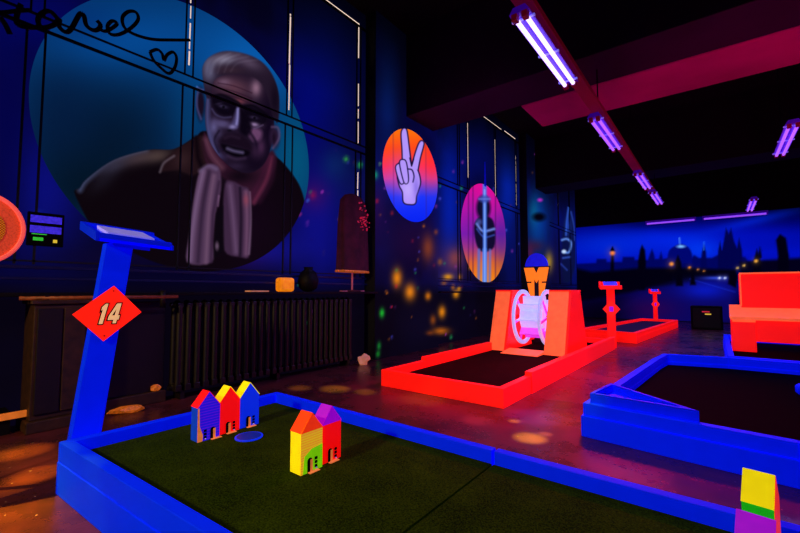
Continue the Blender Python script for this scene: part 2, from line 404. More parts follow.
def wall_paint(P, U, V):
    p = Painter(U, V, (5, 3, 34))
    q = P[:, 1:3]
    n = 0.55*vnoise(q, 1.3, 1)+0.3*vnoise(q, 3.1, 2)+0.15*vnoise(q, 7.0, 3)
    p.mixin(np.clip((n-0.40)*3.0, 0, 1), (6, 8, 95), 0.55)
    # window bay beside the portrait
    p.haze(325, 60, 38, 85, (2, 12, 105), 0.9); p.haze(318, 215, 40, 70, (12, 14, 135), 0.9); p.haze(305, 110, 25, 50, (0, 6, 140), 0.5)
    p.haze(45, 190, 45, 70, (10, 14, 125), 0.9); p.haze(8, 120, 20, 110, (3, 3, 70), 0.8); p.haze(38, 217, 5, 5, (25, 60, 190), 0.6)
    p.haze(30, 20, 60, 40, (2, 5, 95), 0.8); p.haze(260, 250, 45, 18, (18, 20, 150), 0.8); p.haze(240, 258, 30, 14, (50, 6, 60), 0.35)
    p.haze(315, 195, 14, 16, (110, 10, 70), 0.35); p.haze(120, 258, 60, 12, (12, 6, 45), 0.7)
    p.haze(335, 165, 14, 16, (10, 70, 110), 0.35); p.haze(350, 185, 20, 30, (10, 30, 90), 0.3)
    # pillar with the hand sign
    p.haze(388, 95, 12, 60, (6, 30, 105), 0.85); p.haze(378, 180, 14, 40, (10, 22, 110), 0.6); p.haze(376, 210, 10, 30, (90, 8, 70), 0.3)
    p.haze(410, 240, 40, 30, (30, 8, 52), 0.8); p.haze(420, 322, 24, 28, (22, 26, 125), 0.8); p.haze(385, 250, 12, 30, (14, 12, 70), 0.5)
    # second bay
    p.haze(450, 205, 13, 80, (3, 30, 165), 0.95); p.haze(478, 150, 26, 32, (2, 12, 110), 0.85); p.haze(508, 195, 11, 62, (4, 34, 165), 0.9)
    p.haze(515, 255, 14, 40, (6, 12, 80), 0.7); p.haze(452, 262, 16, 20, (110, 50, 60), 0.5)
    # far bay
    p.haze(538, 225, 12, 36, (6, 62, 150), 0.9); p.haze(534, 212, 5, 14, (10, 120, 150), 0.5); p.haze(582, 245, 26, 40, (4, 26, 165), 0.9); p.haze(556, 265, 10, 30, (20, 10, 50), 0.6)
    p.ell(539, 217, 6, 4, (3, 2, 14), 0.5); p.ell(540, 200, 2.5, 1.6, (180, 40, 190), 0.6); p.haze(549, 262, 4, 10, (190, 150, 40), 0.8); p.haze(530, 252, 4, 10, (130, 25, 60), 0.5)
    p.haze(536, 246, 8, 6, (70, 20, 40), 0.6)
    # fade below the sill and near the roof
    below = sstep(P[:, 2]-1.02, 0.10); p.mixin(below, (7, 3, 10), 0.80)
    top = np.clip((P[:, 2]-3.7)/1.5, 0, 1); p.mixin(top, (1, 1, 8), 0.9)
    # orange, green and red spray dots
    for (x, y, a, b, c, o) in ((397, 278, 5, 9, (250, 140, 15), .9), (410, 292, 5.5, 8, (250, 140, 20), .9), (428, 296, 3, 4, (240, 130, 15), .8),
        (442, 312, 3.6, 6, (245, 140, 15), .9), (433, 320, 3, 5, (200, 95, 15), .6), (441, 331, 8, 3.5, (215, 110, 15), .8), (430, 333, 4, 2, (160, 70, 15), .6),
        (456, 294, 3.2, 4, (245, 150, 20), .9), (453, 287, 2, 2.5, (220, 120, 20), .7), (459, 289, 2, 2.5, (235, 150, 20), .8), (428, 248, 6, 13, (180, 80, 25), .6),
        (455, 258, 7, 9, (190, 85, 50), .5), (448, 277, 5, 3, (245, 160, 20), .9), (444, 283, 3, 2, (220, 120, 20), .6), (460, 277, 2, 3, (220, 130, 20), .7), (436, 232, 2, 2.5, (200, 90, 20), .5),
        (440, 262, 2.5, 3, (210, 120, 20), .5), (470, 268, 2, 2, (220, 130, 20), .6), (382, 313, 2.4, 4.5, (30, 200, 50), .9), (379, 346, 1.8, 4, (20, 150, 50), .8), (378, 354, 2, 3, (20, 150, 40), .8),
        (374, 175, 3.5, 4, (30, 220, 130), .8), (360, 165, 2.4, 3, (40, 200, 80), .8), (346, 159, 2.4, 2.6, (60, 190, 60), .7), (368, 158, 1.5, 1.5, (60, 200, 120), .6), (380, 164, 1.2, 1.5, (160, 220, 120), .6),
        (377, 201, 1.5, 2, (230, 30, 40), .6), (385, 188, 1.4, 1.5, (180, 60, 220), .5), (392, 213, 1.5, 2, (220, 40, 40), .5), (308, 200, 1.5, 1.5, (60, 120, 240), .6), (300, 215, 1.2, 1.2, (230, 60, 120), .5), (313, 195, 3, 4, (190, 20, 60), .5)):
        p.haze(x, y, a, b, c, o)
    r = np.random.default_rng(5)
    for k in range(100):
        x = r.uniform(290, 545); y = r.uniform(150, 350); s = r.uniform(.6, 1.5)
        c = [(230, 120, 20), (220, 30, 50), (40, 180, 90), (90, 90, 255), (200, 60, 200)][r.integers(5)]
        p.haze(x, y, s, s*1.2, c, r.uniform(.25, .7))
    return p.C
# left wall: the bays stand back, three piers stand forward
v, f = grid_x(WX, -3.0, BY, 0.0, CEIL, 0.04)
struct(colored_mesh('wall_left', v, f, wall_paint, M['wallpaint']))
struct(MB().box(WX-0.2, -3.0, 0, WX-0.03, BY, CEIL).build('wall_left_core', M['dark']))
def pier(y0, y1, n):
    v, f = grid_x(PX, y0, y1, 0.0, CEIL, 0.03)
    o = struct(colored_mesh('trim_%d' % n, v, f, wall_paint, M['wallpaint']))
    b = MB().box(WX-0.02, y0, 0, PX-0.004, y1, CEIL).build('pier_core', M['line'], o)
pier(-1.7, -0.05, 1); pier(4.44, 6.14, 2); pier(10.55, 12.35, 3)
# low wall ledge under the windows, window stools, trims
def ledge(y0, y1, n):
    struct(MB().box(WX, y0, 0.955, -3.88, y1, 0.985).build('trim_%d' % n, M['dark'], bevel=0.006))
ledge(-0.05, 4.44, 4); ledge(6.14, 10.55, 5); ledge(12.35, BY, 6)
def rail_trim(y0, y1, n):
    t = struct(MB().box(WX, y0, 1.165, WX+0.045, y1, 1.19).box(WX, y0, 1.08, WX+0.06, y1, 1.10).build('trim_%d' % n, M['navy'], bevel=0.004))
rail_trim(-0.05, 4.44, 7); rail_trim(6.14, 10.55, 8); rail_trim(12.35, BY, 9)

# ceiling beams, the bulkhead with pink light in its colour
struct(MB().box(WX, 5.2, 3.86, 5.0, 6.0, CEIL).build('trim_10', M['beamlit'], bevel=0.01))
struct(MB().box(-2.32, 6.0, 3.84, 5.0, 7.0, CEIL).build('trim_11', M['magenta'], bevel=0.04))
struct(MB().box(WX, 11.2, 3.86, 5.0, 12.1, CEIL).build('trim_12', M['beam'], bevel=0.01))
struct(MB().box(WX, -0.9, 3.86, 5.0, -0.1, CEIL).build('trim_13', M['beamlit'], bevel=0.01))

# windows: boarded panels with raised frames, daylight showing through the gaps
def window(n, y0, y1, mull, gaps, tops):
    fr = MB()
    for m in mull:
        for e in (-0.055, 0.055): fr.box(WX, m+e-0.007, 1.2, WX+0.02, m+e+0.007, 3.06); 
        for e in (-0.04, 0.04): fr.box(WX, m+e-0.006, 3.17, WX+0.02, m+e+0.006, 4.98)
    fr.box(WX, y0, 3.046, WX+0.022, y1, 3.070).box(WX, y0, 3.16, WX+0.022, y1, 3.174).box(WX, y0, 1.22, WX+0.02, y1, 1.232).box(WX, y0, 4.98, WX+0.03, y1, 5.0)
    edges = [y0+0.02]+[m for m in mull]+[y1-0.02]
    w = struct(fr.build('window_%d' % n, M['line']))
    g = MB(); r = random.Random(n)
    for (y, z0, z1, dash) in gaps:
        z = z0
        while z < z1-0.01:
            L = r.uniform(0.10, 0.45) if dash else r.uniform(0.5, 0.9); e = min(z+L, z1)
            w0 = 0.0035+0.0055*min(1, 1.0 if not dash else r.uniform(.4, 1))
            jit = r.uniform(-.003, .003)
            g.hexa([(WX+0.002, y-w0+jit, z), (WX+0.008, y-w0+jit, z), (WX+0.008, y+w0*.6+jit, z), (WX+0.002, y+w0*.6+jit, z),
                    (WX+0.002, y-w0*.7, e), (WX+0.008, y-w0*.7, e), (WX+0.008, y+w0, e), (WX+0.002, y+w0, e)])
            z = e+(r.uniform(0.01, 0.06) if dash else 0.012)
    for (a, b, z) in tops: g.box(WX+0.002, a, z-0.008, WX+0.01, b, z+0.006)
    d = struct(g.build('daylight_gap', M['daylight'], w)); return w
window(1, -0.05, 4.44, (0.66, 1.82, 3.04, 4.28), ((1.82, 3.28, 4.95, True), (3.04, 3.25, 4.5, False), (4.28, 3.19, 4.1, True), (4.28, 4.5, 5.04, False), (0.66, 3.42, 3.8, False), (4.28, 2.2, 2.75, True)), ((3.3, 4.29, 5.03),))
window(2, 6.14, 10.55, (7.25, 7.66, 9.02, 10.30), ((7.66, 3.42, 4.62, False), (9.02, 3.2, 4.66, False), (10.30, 3.25, 4.6, True)), ((8.45, 9.4, 5.03), (9.6, 10.3, 5.06)))
window(3, 12.35, BY, (13.9, 15.2), ((13.9, 3.2, 4.25, True),), ())

# ------------------------------------------------------------------ the big round portrait
def portrait(P, U, V):
    p = Painter(U, V, (4, 52, 105))
    p.haze(110, 140, 80, 70, (3, 22, 46), 0.95); p.haze(60, 120, 40, 80, (4, 26, 60), 0.8); p.haze(250, 60, 60, 45, (8, 92, 175), 0.9)
    p.haze(130, 40, 90, 32, (5, 74, 150), 0.85); p.haze(295, 160, 22, 50, (2, 82, 118), 0.9); p.haze(190, 120, 18, 40, (4, 62, 110), 0.6); p.haze(90, 190, 60, 40, (2, 16, 28), 0.8)
    p.haze(80, 20, 40, 20, (3, 48, 115), 0.7)
    # coat
    coat = smooth_path([(76, 197), (80, 188), (88, 178), (114, 160), (148, 150), (174, 149), (195, 137), (206, 131), (240, 140), (270, 153), (286, 166), (301, 189), (304, 215), (285, 240), (255, 262), (205, 275), (150, 272), (110, 255)], 5, True)
    p.poly(coat, (11, 4, 10), 0.8); p.clip(coat)
    p.haze(250, 225, 34, 40, (20, 4, 22), 0.6)
    p.line(smooth_path([(80, 190), (88, 179), (113, 161), (146, 151)]), 4, (82, 96, 140), 3.0, 0.8)
    p.haze(140, 158, 28, 7, (66, 52, 58), 0.9, -12); p.haze(112, 168, 16, 6, (58, 56, 78), 0.8, -28); p.haze(158, 156, 12, 6, (78, 62, 58), 0.7, -10); p.haze(104, 180, 18, 8, (26, 22, 34), 0.7, -40)
    p.clip()
    # lapels and collar
    p.poly([(160, 172), (166, 158), (180, 147), (196, 137), (206, 134), (214, 150), (206, 170), (192, 176), (178, 170)], (30, 15, 20), 1.4)
    p.haze(236, 178, 26, 9, (30, 14, 30), 0.7); p.haze(182, 160, 9, 10, (52, 32, 36), 0.7, 30); p.line(smooth_path([(160, 172), (164, 163), (174, 156)]), 1.8, (104, 92, 104), 1.4, 0.8)
    p.line([(196, 138), (198, 158), (206, 178)], 4, (12, 4, 10), 2)
    # neck wrap of the scarf
    p.poly(smooth_path([(204, 133), (210, 142), (222, 158), (240, 172), (262, 160), (272, 150), (276, 162), (268, 186), (254, 206), (246, 192), (232, 184), (216, 172), (205, 160)], 4, True), (48, 18, 38), 1.5)
    p.line(smooth_path([(206, 140), (212, 155), (222, 168)]), 5, (100, 60, 78), 3, 0.75); p.line(smooth_path([(202, 142), (206, 156), (213, 166)]), 2.5, (40, 18, 30), 1.5)
    for dx, c in ((0, (104, 38, 66)), (-6, (62, 20, 46)), (6, (40, 12, 32))):
        p.line(smooth_path([(272+dx*.5, 158), (266+dx, 180), (254+dx, 202)]), 3.2, c, 2.2, 0.8)
    p.haze(240, 176, 16, 8, (10, 4, 12), 0.85)
    # hanging ends
    L1 = smooth_path([(198, 176), (205, 167), (213, 164), (220, 170), (221, 190), (216, 212), (213, 240), (212, 262), (187, 262), (190, 232), (193, 205)], 4, True)
    p.poly(L1, (74, 50, 78), 1.2)
    p.line(smooth_path([(203, 172), (197, 200), (192, 235), (190, 260)]), 4, (120, 92, 128), 2.4, 0.8)
    p.line(smooth_path([(209, 172), (203, 205), (200, 235), (198, 262)]), 3, (40, 24, 46), 2.0, 0.85)
    p.line(smooth_path([(214, 176), (209, 210), (206, 262)]), 3.2, (112, 80, 108), 2.2, 0.8); p.line([(219, 182), (213, 215), (211, 262)], 2.2, (46, 26, 50), 1.6, 0.8)
    p.line(smooth_path([(200, 171), (208, 166), (216, 169)]), 3, (104, 84, 120), 2, 0.8)
    L2 = smooth_path([(225, 184), (232, 181), (242, 186), (249, 190), (251, 212), (250, 254), (240, 257), (224, 250), (223, 215)], 4, True)
    p.poly(L2, (58, 36, 62), 1.2)
    p.line(smooth_path([(230, 186), (233, 215), (236, 252)]), 4.5, (102, 74, 108), 2.6, 0.8); p.line(smooth_path([(240, 188), (241, 220), (240, 256)]), 2.0, (20, 10, 26), 1.4, 0.9)
    p.line(smooth_path([(246, 192), (247, 220), (246, 254)]), 3.4, (116, 78, 110), 2.2, 0.8); p.line(smooth_path([(250, 192), (251, 220), (249, 254)]), 1.2, (140, 110, 140), 1, 0.6)
    p.haze(246, 200, 3, 6, (150, 62, 80), 0.6); p.poly([(216, 214), (223, 206), (224, 250), (214, 258)], (10, 5, 12), 1.4)
    p.ell(217, 246, 1.8, 4, (110, 84, 110), 0.6, 0.8); p.line([(219, 196), (218, 206)], 1.5, (130, 90, 130), 1, 0.7)
    # head
    face = smooth_path([(212, 80), (207, 95), (205, 112), (206, 128), (210, 142), (219, 156), (232, 168), (248, 173), (262, 166), (270, 150), (274, 126), (272, 104), (264, 84), (250, 74), (230, 73)], 5, True)
    hair = smooth_path([(206, 96), (203, 80), (203, 66), (211, 56), (226, 51), (246, 54), (262, 62), (273, 76), (279, 96), (278, 122), (273, 116), (269, 100), (262, 84), (250, 76), (234, 74), (218, 77), (212, 86), (210, 98)], 5, True)
    p.poly(face, (30, 18, 38), 0.8); p.clip(face)
    p.haze(269, 128, 8, 38, (14, 5, 24), 0.95); p.haze(256, 163, 16, 12, (14, 5, 22), 0.9)
    p.haze(233, 87, 20, 10, (88, 54, 70), 0.95, 12); p.haze(256, 88, 5, 8, (136, 100, 124), 0.95); p.haze(224, 82, 7, 4, (108, 80, 104), 0.85); p.haze(240, 101, 7, 3.5, (112, 54, 66), 0.8)
    for k in range(3): p.line(smooth_path([(218, 83+5*k), (234, 86+5.4*k), (252, 93+5.6*k)]), 0.8, (40, 16, 34), 0.6, 0.8)
    p.line(smooth_path([(208, 98), (207.3, 116), (208.5, 130), (213, 145), (219, 156)]), 3.2, (84, 90, 148), 3.0, 0.85); p.haze(214, 127, 4.5, 8, (98, 92, 144), 0.85); p.haze(223, 123, 8, 3, (80, 68, 112), 0.8, 8); p.haze(213, 143, 4, 7, (70, 62, 104), 0.7)
    p.poly(smooth_path([(247, 130), (256, 128), (262, 132), (260, 140), (253, 141)], 4, True), (112, 70, 110), 2.2, 0.85); p.haze(261, 147, 4, 8, (70, 38, 72), 0.8); p.haze(262, 121, 3.5, 5, (104, 70, 106), 0.8)
    # eyes, brows, spectacles
    p.poly(smooth_path([(211, 98), (222, 95.5), (237, 102), (238, 109), (231, 116), (217, 113)], 4, True), (9, 4, 17), 2.4, 0.95)
    p.poly(smooth_path([(243, 106), (254, 107), (267, 115), (266, 124), (256, 126), (246, 120)], 4, True), (9, 4, 17), 2.4, 0.95)
    p.haze(223, 106.5, 4.5, 1.6, (66, 56, 92), 0.8, 14); p.ell(223.5, 107, 1.5, 1.3, (4, 2, 9), 0.5, 0.9); p.haze(219, 103.5, 3.5, 1.0, (42, 32, 58), 0.8, -10)
    p.haze(254, 117.5, 4.0, 1.5, (62, 48, 82), 0.8, 12); p.ell(254.5, 118, 1.4, 1.2, (4, 2, 9), 0.5, 0.9)
    p.line(smooth_path([(212, 109), (216, 114.5), (223, 117.5), (231, 117)]), 1.1, (78, 74, 118), 1.2, 0.7); p.haze(254.5, 124.5, 4.6, 2.2, (150, 122, 166), 0.9, 10); p.line(smooth_path([(248, 124), (254, 128.5), (263, 125)]), 1.0, (96, 78, 116), 0.9, 0.7)
    p.line(smooth_path([(211, 97), (222, 95), (237, 102), (243, 106), (254, 106), (267, 115)]), 2.0, (8, 4, 14), 1.0, 0.9)
    # nose, moustache, mouth, jaw
    p.poly(smooth_path([(237, 107), (240, 114), (239.5, 124), (236, 129), (229.5, 128.5), (233, 120)], 3, True), (70, 62, 106), 1.6, 0.9); p.line(smooth_path([(238, 109), (237.6, 117), (236.5, 124)]), 2.2, (136, 130, 192), 1.3, 0.9); p.haze(232.5, 126.8, 3.8, 2.0, (132, 122, 176), 0.9)
    p.poly(smooth_path([(241, 108), (247, 117), (252, 128), (247, 136), (240, 132), (240, 122)], 3, True), (8, 3, 15), 2.0, 0.92); p.haze(229.5, 130.5, 2.5, 1.3, (8, 4, 14), 0.9)
    p.haze(221, 124.5, 8, 3.4, (80, 70, 112), 0.85, 12); p.haze(219, 133, 4, 5, (62, 52, 86), 0.6)
    p.poly(smooth_path([(220, 142), (224, 136), (231, 133.5), (241, 135), (250, 142), (252, 151), (240, 147), (228, 145)], 4, True), (20, 9, 24), 2.0, 0.9); p.line(smooth_path([(225, 138), (231, 136), (239, 138)]), 2.0, (44, 28, 50), 2.0, 0.7)
    p.poly(smooth_path([(221, 144), (232, 146.5), (249, 151), (247, 156), (236, 157), (226, 153)], 4, True), (6, 2, 10), 1.4, 0.95)
    p.line(smooth_path([(227.5, 148.6), (234, 151), (242.5, 152.6)]), 2.4, (108, 96, 140), 1.8, 0.85); p.line(smooth_path([(228, 156), (236, 159), (245, 158)]), 2.0, (60, 42, 70), 2.0, 0.75)
    p.line(smooth_path([(219, 131), (214.5, 140), (219, 152)]), 1.6, (14, 7, 24), 1.4, 0.8); p.line(smooth_path([(249, 131), (256, 143), (256, 158)]), 2.2, (13, 5, 23), 1.4, 0.85)
    p.haze(236, 166, 8, 3, (42, 28, 54), 0.8); p.haze(222, 157, 5, 4, (50, 40, 74), 0.7); p.haze(256, 152, 4, 7, (58, 32, 62), 0.6)
    p.clip()
    p.line([(198, 88.5), (212, 97)], 2.2, (10, 6, 18), 0.8, 0.9); p.line([(197, 87), (203, 90.5)], 1.5, (90, 120, 200), 0.8, 0.85)
    # ears
    p.ell(200.5, 104, 4, 15, (22, 12, 30), 0.4); p.line(smooth_path([(203, 90), (198, 92), (197, 106), (201, 119)]), 1.6, (76, 72, 128), 1.2, 0.8)
    p.ell(274.5, 137, 5, 11, (40, 24, 50), 0.4); p.line(smooth_path([(272, 127), (278, 128), (279, 138), (273, 148)]), 1.8, (92, 70, 106), 1.2, 0.8); p.haze(274, 138, 2, 6, (18, 8, 24), 0.8)
    # hair
    p.poly(hair, (34, 22, 40), 0.9); p.clip(hair)
    p.haze(209, 70, 7, 12, (104, 104, 136), 0.85); p.haze(224, 59, 15, 6, (136, 130, 154), 0.85, -8); p.haze(248, 62, 14, 6, (88, 72, 96), 0.8, 24); p.haze(230, 70, 14, 4, (52, 34, 48), 0.8)
    for k in range(9):
        a = k/8; p.line(smooth_path([(208+26*a, 74-3*a), (212+30*a, 61-3*a+6*a*a), (226+36*a, 53+9*a*a)]), 0.9, (150, 144, 162) if k % 2 else (44, 28, 44), 1.2, 0.16)
    p.haze(275, 100, 5, 18, (14, 6, 22), 0.8); p.clip()
    return p.C
v, f = disc_x(WX+0.006, 2.0, 2.56, 1.365, 0.0085)
# the painting stops at the trim under the window
tag(colored_mesh('portrait_mural', [(x, y, max(z, 1.195)) for x, y, z in v], f, portrait, M['mural']),
    'large round painted portrait of a man in glasses, dark coat and scarf', 'mural')

# handwriting and heart
def ribbon(mb, pts, w, X):
    P = smooth_path(pts, 6); W = [on_x(a, b, X) for a, b in P]
    for i, (a, b) in enumerate(zip(W[:-1], W[1:])):
        d = (b-a)
        if d.length < 1e-5: continue
        mb.tube(a-d*0.15, b+d*0.15, w, seg=8)
let = MB(); heart = MB(); LX = WX+0.012
S4 = lambda L: [(a/4, b/4) for a, b in L]
for pts, w in (([(0, 12.5), (8, 12), (16, 11), (30, 10)], .016), ([(0, 17), (5, 24), (10, 34)], .018), ([(21, 4), (17, 15), (17, 24), (25, 27), (35, 27.5), (41, 25)], .017),
               (S4([(235, 80), (200, 45), (165, 55), (152, 85), (170, 110), (215, 100), (238, 75), (236, 105), (262, 128), (285, 115), (318, 58), (335, 60), (345, 100), (370, 120), (392, 118), (402, 100), (388, 82)]), .018),
               (S4([(388, 110), (420, 125), (455, 108), (468, 92), (448, 84), (430, 105), (440, 135), (475, 138), (520, 115), (552, 80), (545, 50), (515, 46), (490, 70), (498, 110), (540, 138), (610, 157), (690, 160), (760, 160)]), .015),
               (S4([(600, 208), (628, 198), (648, 214), (656, 242), (668, 220), (692, 208), (706, 230), (700, 268), (676, 294), (642, 270), (614, 240), (600, 208)]), .015)):
    ribbon(heart if pts[0] == (150, 52) else let, pts, w, LX)
for q_ in (let, heart):
    for v_ in q_.bm.verts: v_.co.x = LX+(v_.co.x-LX)*0.22
tag(let.build('script_lettering', M['line']), 'black handwritten script word above the large portrait', 'writing')
tag(heart.build('painted_heart', M['line']), 'small black outlined heart under the end of the handwritten word', 'heart')

# ------------------------------------------------------------------ round hand sign on the pier
def hand_sign(P, U, V):
    p = Painter(U, V, (255, 90, 20))
    t = np.clip((V-128)/92, 0, 1)
    stops = [(0, (255, 120, 10)), (.22, (255, 72, 22)), (.42, (252, 50, 92)), (.55, (205, 62, 160)), (.66, (92, 62, 215)), (.75, (24, 52, 250)), (1, (8, 36, 240))]
    for c in range(3): p.C[:, c] = np.interp(t, [s[0] for s in stops], [s[1][c] for s in stops])
    p.haze(400, 175, 10, 22, (190, 90, 190), 0.45); p.haze(432, 150, 8, 30, (255, 40, 40), 0.6)
    ink = (22, 14, 60); sk = (178, 148, 250)
    # index and middle finger, palm and wrist, outlined
    idx = smooth_path([(403, 166), (402.6, 150), (401.6, 134), (403.4, 128.8), (405.6, 129), (407, 134), (409, 150), (411, 166)], 4)
    mid = smooth_path([(412, 167), (415.5, 154), (419, 144), (421.5, 141.2), (423.4, 142.6), (422.8, 147), (419.8, 158), (417.5, 170)], 4)
    palm = smooth_path([(398, 166), (401, 162), (408, 163), (414, 166), (418, 172), (420, 182), (418, 190), (416, 196), (415, 203), (410, 204), (404, 202), (403, 192), (400, 186), (398, 178)], 4)
    for q in (idx, mid, palm): p.line(q+[q[0]], 2.6, ink, 0.5); 
    for q in (idx, mid, palm): p.poly(q, sk, 0.5)
    p.poly([(403.4, 163), (410, 163), (416.5, 170), (403, 174)], sk, 0.6)
    p.line([(409.8, 158), (411.6, 166), (413.6, 159)], 1.2, ink, 0.5)
    for q in ([(396, 168), (399, 164), (402, 167), (404, 178), (403, 183), (400, 182)], [(400, 163), (403, 160), (406, 163), (408, 178), (407, 183), (404, 181)]):
        s = smooth_path(q, 4, True); p.line(s+[s[0]], 2.2, ink, 0.5); p.poly(s, sk, 0.5)
    p.line(smooth_path([(408, 169), (412, 170), (414, 176), (413, 182)]), 1.2, ink, 0.6)
    p.haze(416, 188, 3, 10, (120, 98, 220), 0.6); p.haze(408, 190, 5, 8, (206, 186, 255), 0.5)
    for x in (393, 425.5): p.line([(x, 120), (x+1, 230)], 0.9, (70, 20, 90), 0.8, 0.35)
    return p.C
v, f = disc_x(PX+0.006, 5.36, 2.90, 0.765, 0.009)
tag(colored_mesh('hand_sign_mural', v, f, hand_sign, M['mural']), 'round orange to blue painting of a hand making a V sign on the pier', 'mural')

# ------------------------------------------------------------------ oval tower painting in the second bay
def tower_mural(P, U, V):
    p = Painter(U, V, (160, 20, 150)); t = np.clip((V-187)/94, 0, 1)
    stops = [(0, (225, 12, 150)), (.25, (190, 20, 165)), (.5, (120, 30, 170)), (.65, (165, 60, 120)), (.8, (225, 105, 40)), (1, (250, 135, 10))]
    for c in range(3): p.C[:, c] = np.interp(t, [s[0] for s in stops], [s[1][c] for s in stops])
    p.haze(470, 225, 10, 30, (120, 20, 165), 0.4); p.haze(502, 240, 8, 30, (60, 30, 140), 0.5)
    for x in (468.5, 473, 495.5): p.line([(x, 185), (x, 285)], 1.0, (60, 14, 80), 0.8, 0.6)
    dk = (16, 10, 44)
    p.ell(483.5, 208, 7, 12, dk, 0.25); p.poly(smooth_path([(474, 228), (477, 219), (484, 216), (492, 219), (495, 230), (494, 247), (484, 252), (477, 246)], 4, True), dk, 1.0)
    p.line(smooth_path([(477, 224), (483, 231), (494, 229)]), 2.4, (120, 150, 240), 1.2, 0.9); p.line(smooth_path([(477, 229), (484, 237), (494, 235)]), 1.4, (60, 90, 200), 1, 0.8); p.ell(479, 222, 3, 3, (90, 110, 200), 0.6, 0.6)
    for x, w, c in ((479, 3, (84, 110, 210)), (484.6, 4.4, (96, 140, 240)), (490, 2.6, (100, 110, 200))):
        p.line([(x, 250), (x-.4, 282)], w, c, 1.0, 0.75)
    p.line([(484.6, 168), (485, 285)], 4.0, (70, 120, 235), 1.0, 0.9); p.line([(484.6, 190), (484.8, 285)], 1.3, (150, 185, 255), 0.8, 0.8)
    p.ell(484.5, 199, 5.5, 3.5, (60, 80, 180), 0.4, 0.85); p.line([(479, 199), (490, 199)], 1.2, (120, 140, 230), 0.8, 0.7)
    return p.C
v, f = disc_x(WX+0.024, 8.42, 2.30, 1.12, 0.016)
tag(colored_mesh('tower_mural', v, f, tower_mural, M['mural']), 'oval magenta to orange painting of a dark robed figure before a tall pale tower', 'mural')
sp = MB().box(WX+0.022, 8.38, 3.40, WX+0.035, 8.46, 3.62)
sp = MB().prism([(WX+0.024, 8.38, 3.38), (WX+0.024, 8.47, 3.38), (WX+0.024, 8.435, 3.95), (WX+0.024, 8.42, 3.95)], (0.01, 0, 0))
tag(sp.build('painted_spire', M['domeblue']), 'blue painted spire rising above the oval magenta painting', 'painting')

# figure painting in the far bay
def knight(P, U, V):
    p = Painter(U, V, (4, 20, 110))
    p.C = wall_paint(P, U, V)
    p.poly(smooth_path([(566, 215), (569, 205), (573, 215), (577, 232), (576, 260), (571, 280), (563, 280), (562, 250), (563, 228)], 4, True), (10, 16, 60), 1.2, 0.9)
    p.line(smooth_path([(569, 204), (567, 220), (566, 235)]), 1.6, (60, 110, 235), 1.0, 0.8); p.line(smooth_path([(571, 212), (574, 226), (575, 240)]), 1.2, (50, 90, 220), 1.0, 0.7)
    p.line(smooth_path([(562, 240), (567, 239), (571, 243), (569, 252), (563, 252)]), 2.0, (110, 160, 255), 1.0, 0.9); p.ell(564, 251.5, 2.2, 1.8, (200, 225, 255), 0.5); p.line([(563, 258), (570, 257)], 1.6, (60, 100, 220), 1, 0.8); p.line([(561, 264), (567, 270)], 1.2, (50, 80, 200), 1, 0.7)
    p.haze(568, 226, 3, 8, (40, 80, 210), 0.6)
    return p.C
v, f = grid_x(WX+0.008, 13.95, 15.85, 1.25, 4.0, 0.03)
tag(colored_mesh('figure_mural', v, f, knight, M['wallpaint']), 'blue painting of a pale armoured figure on the far left wall', 'mural')

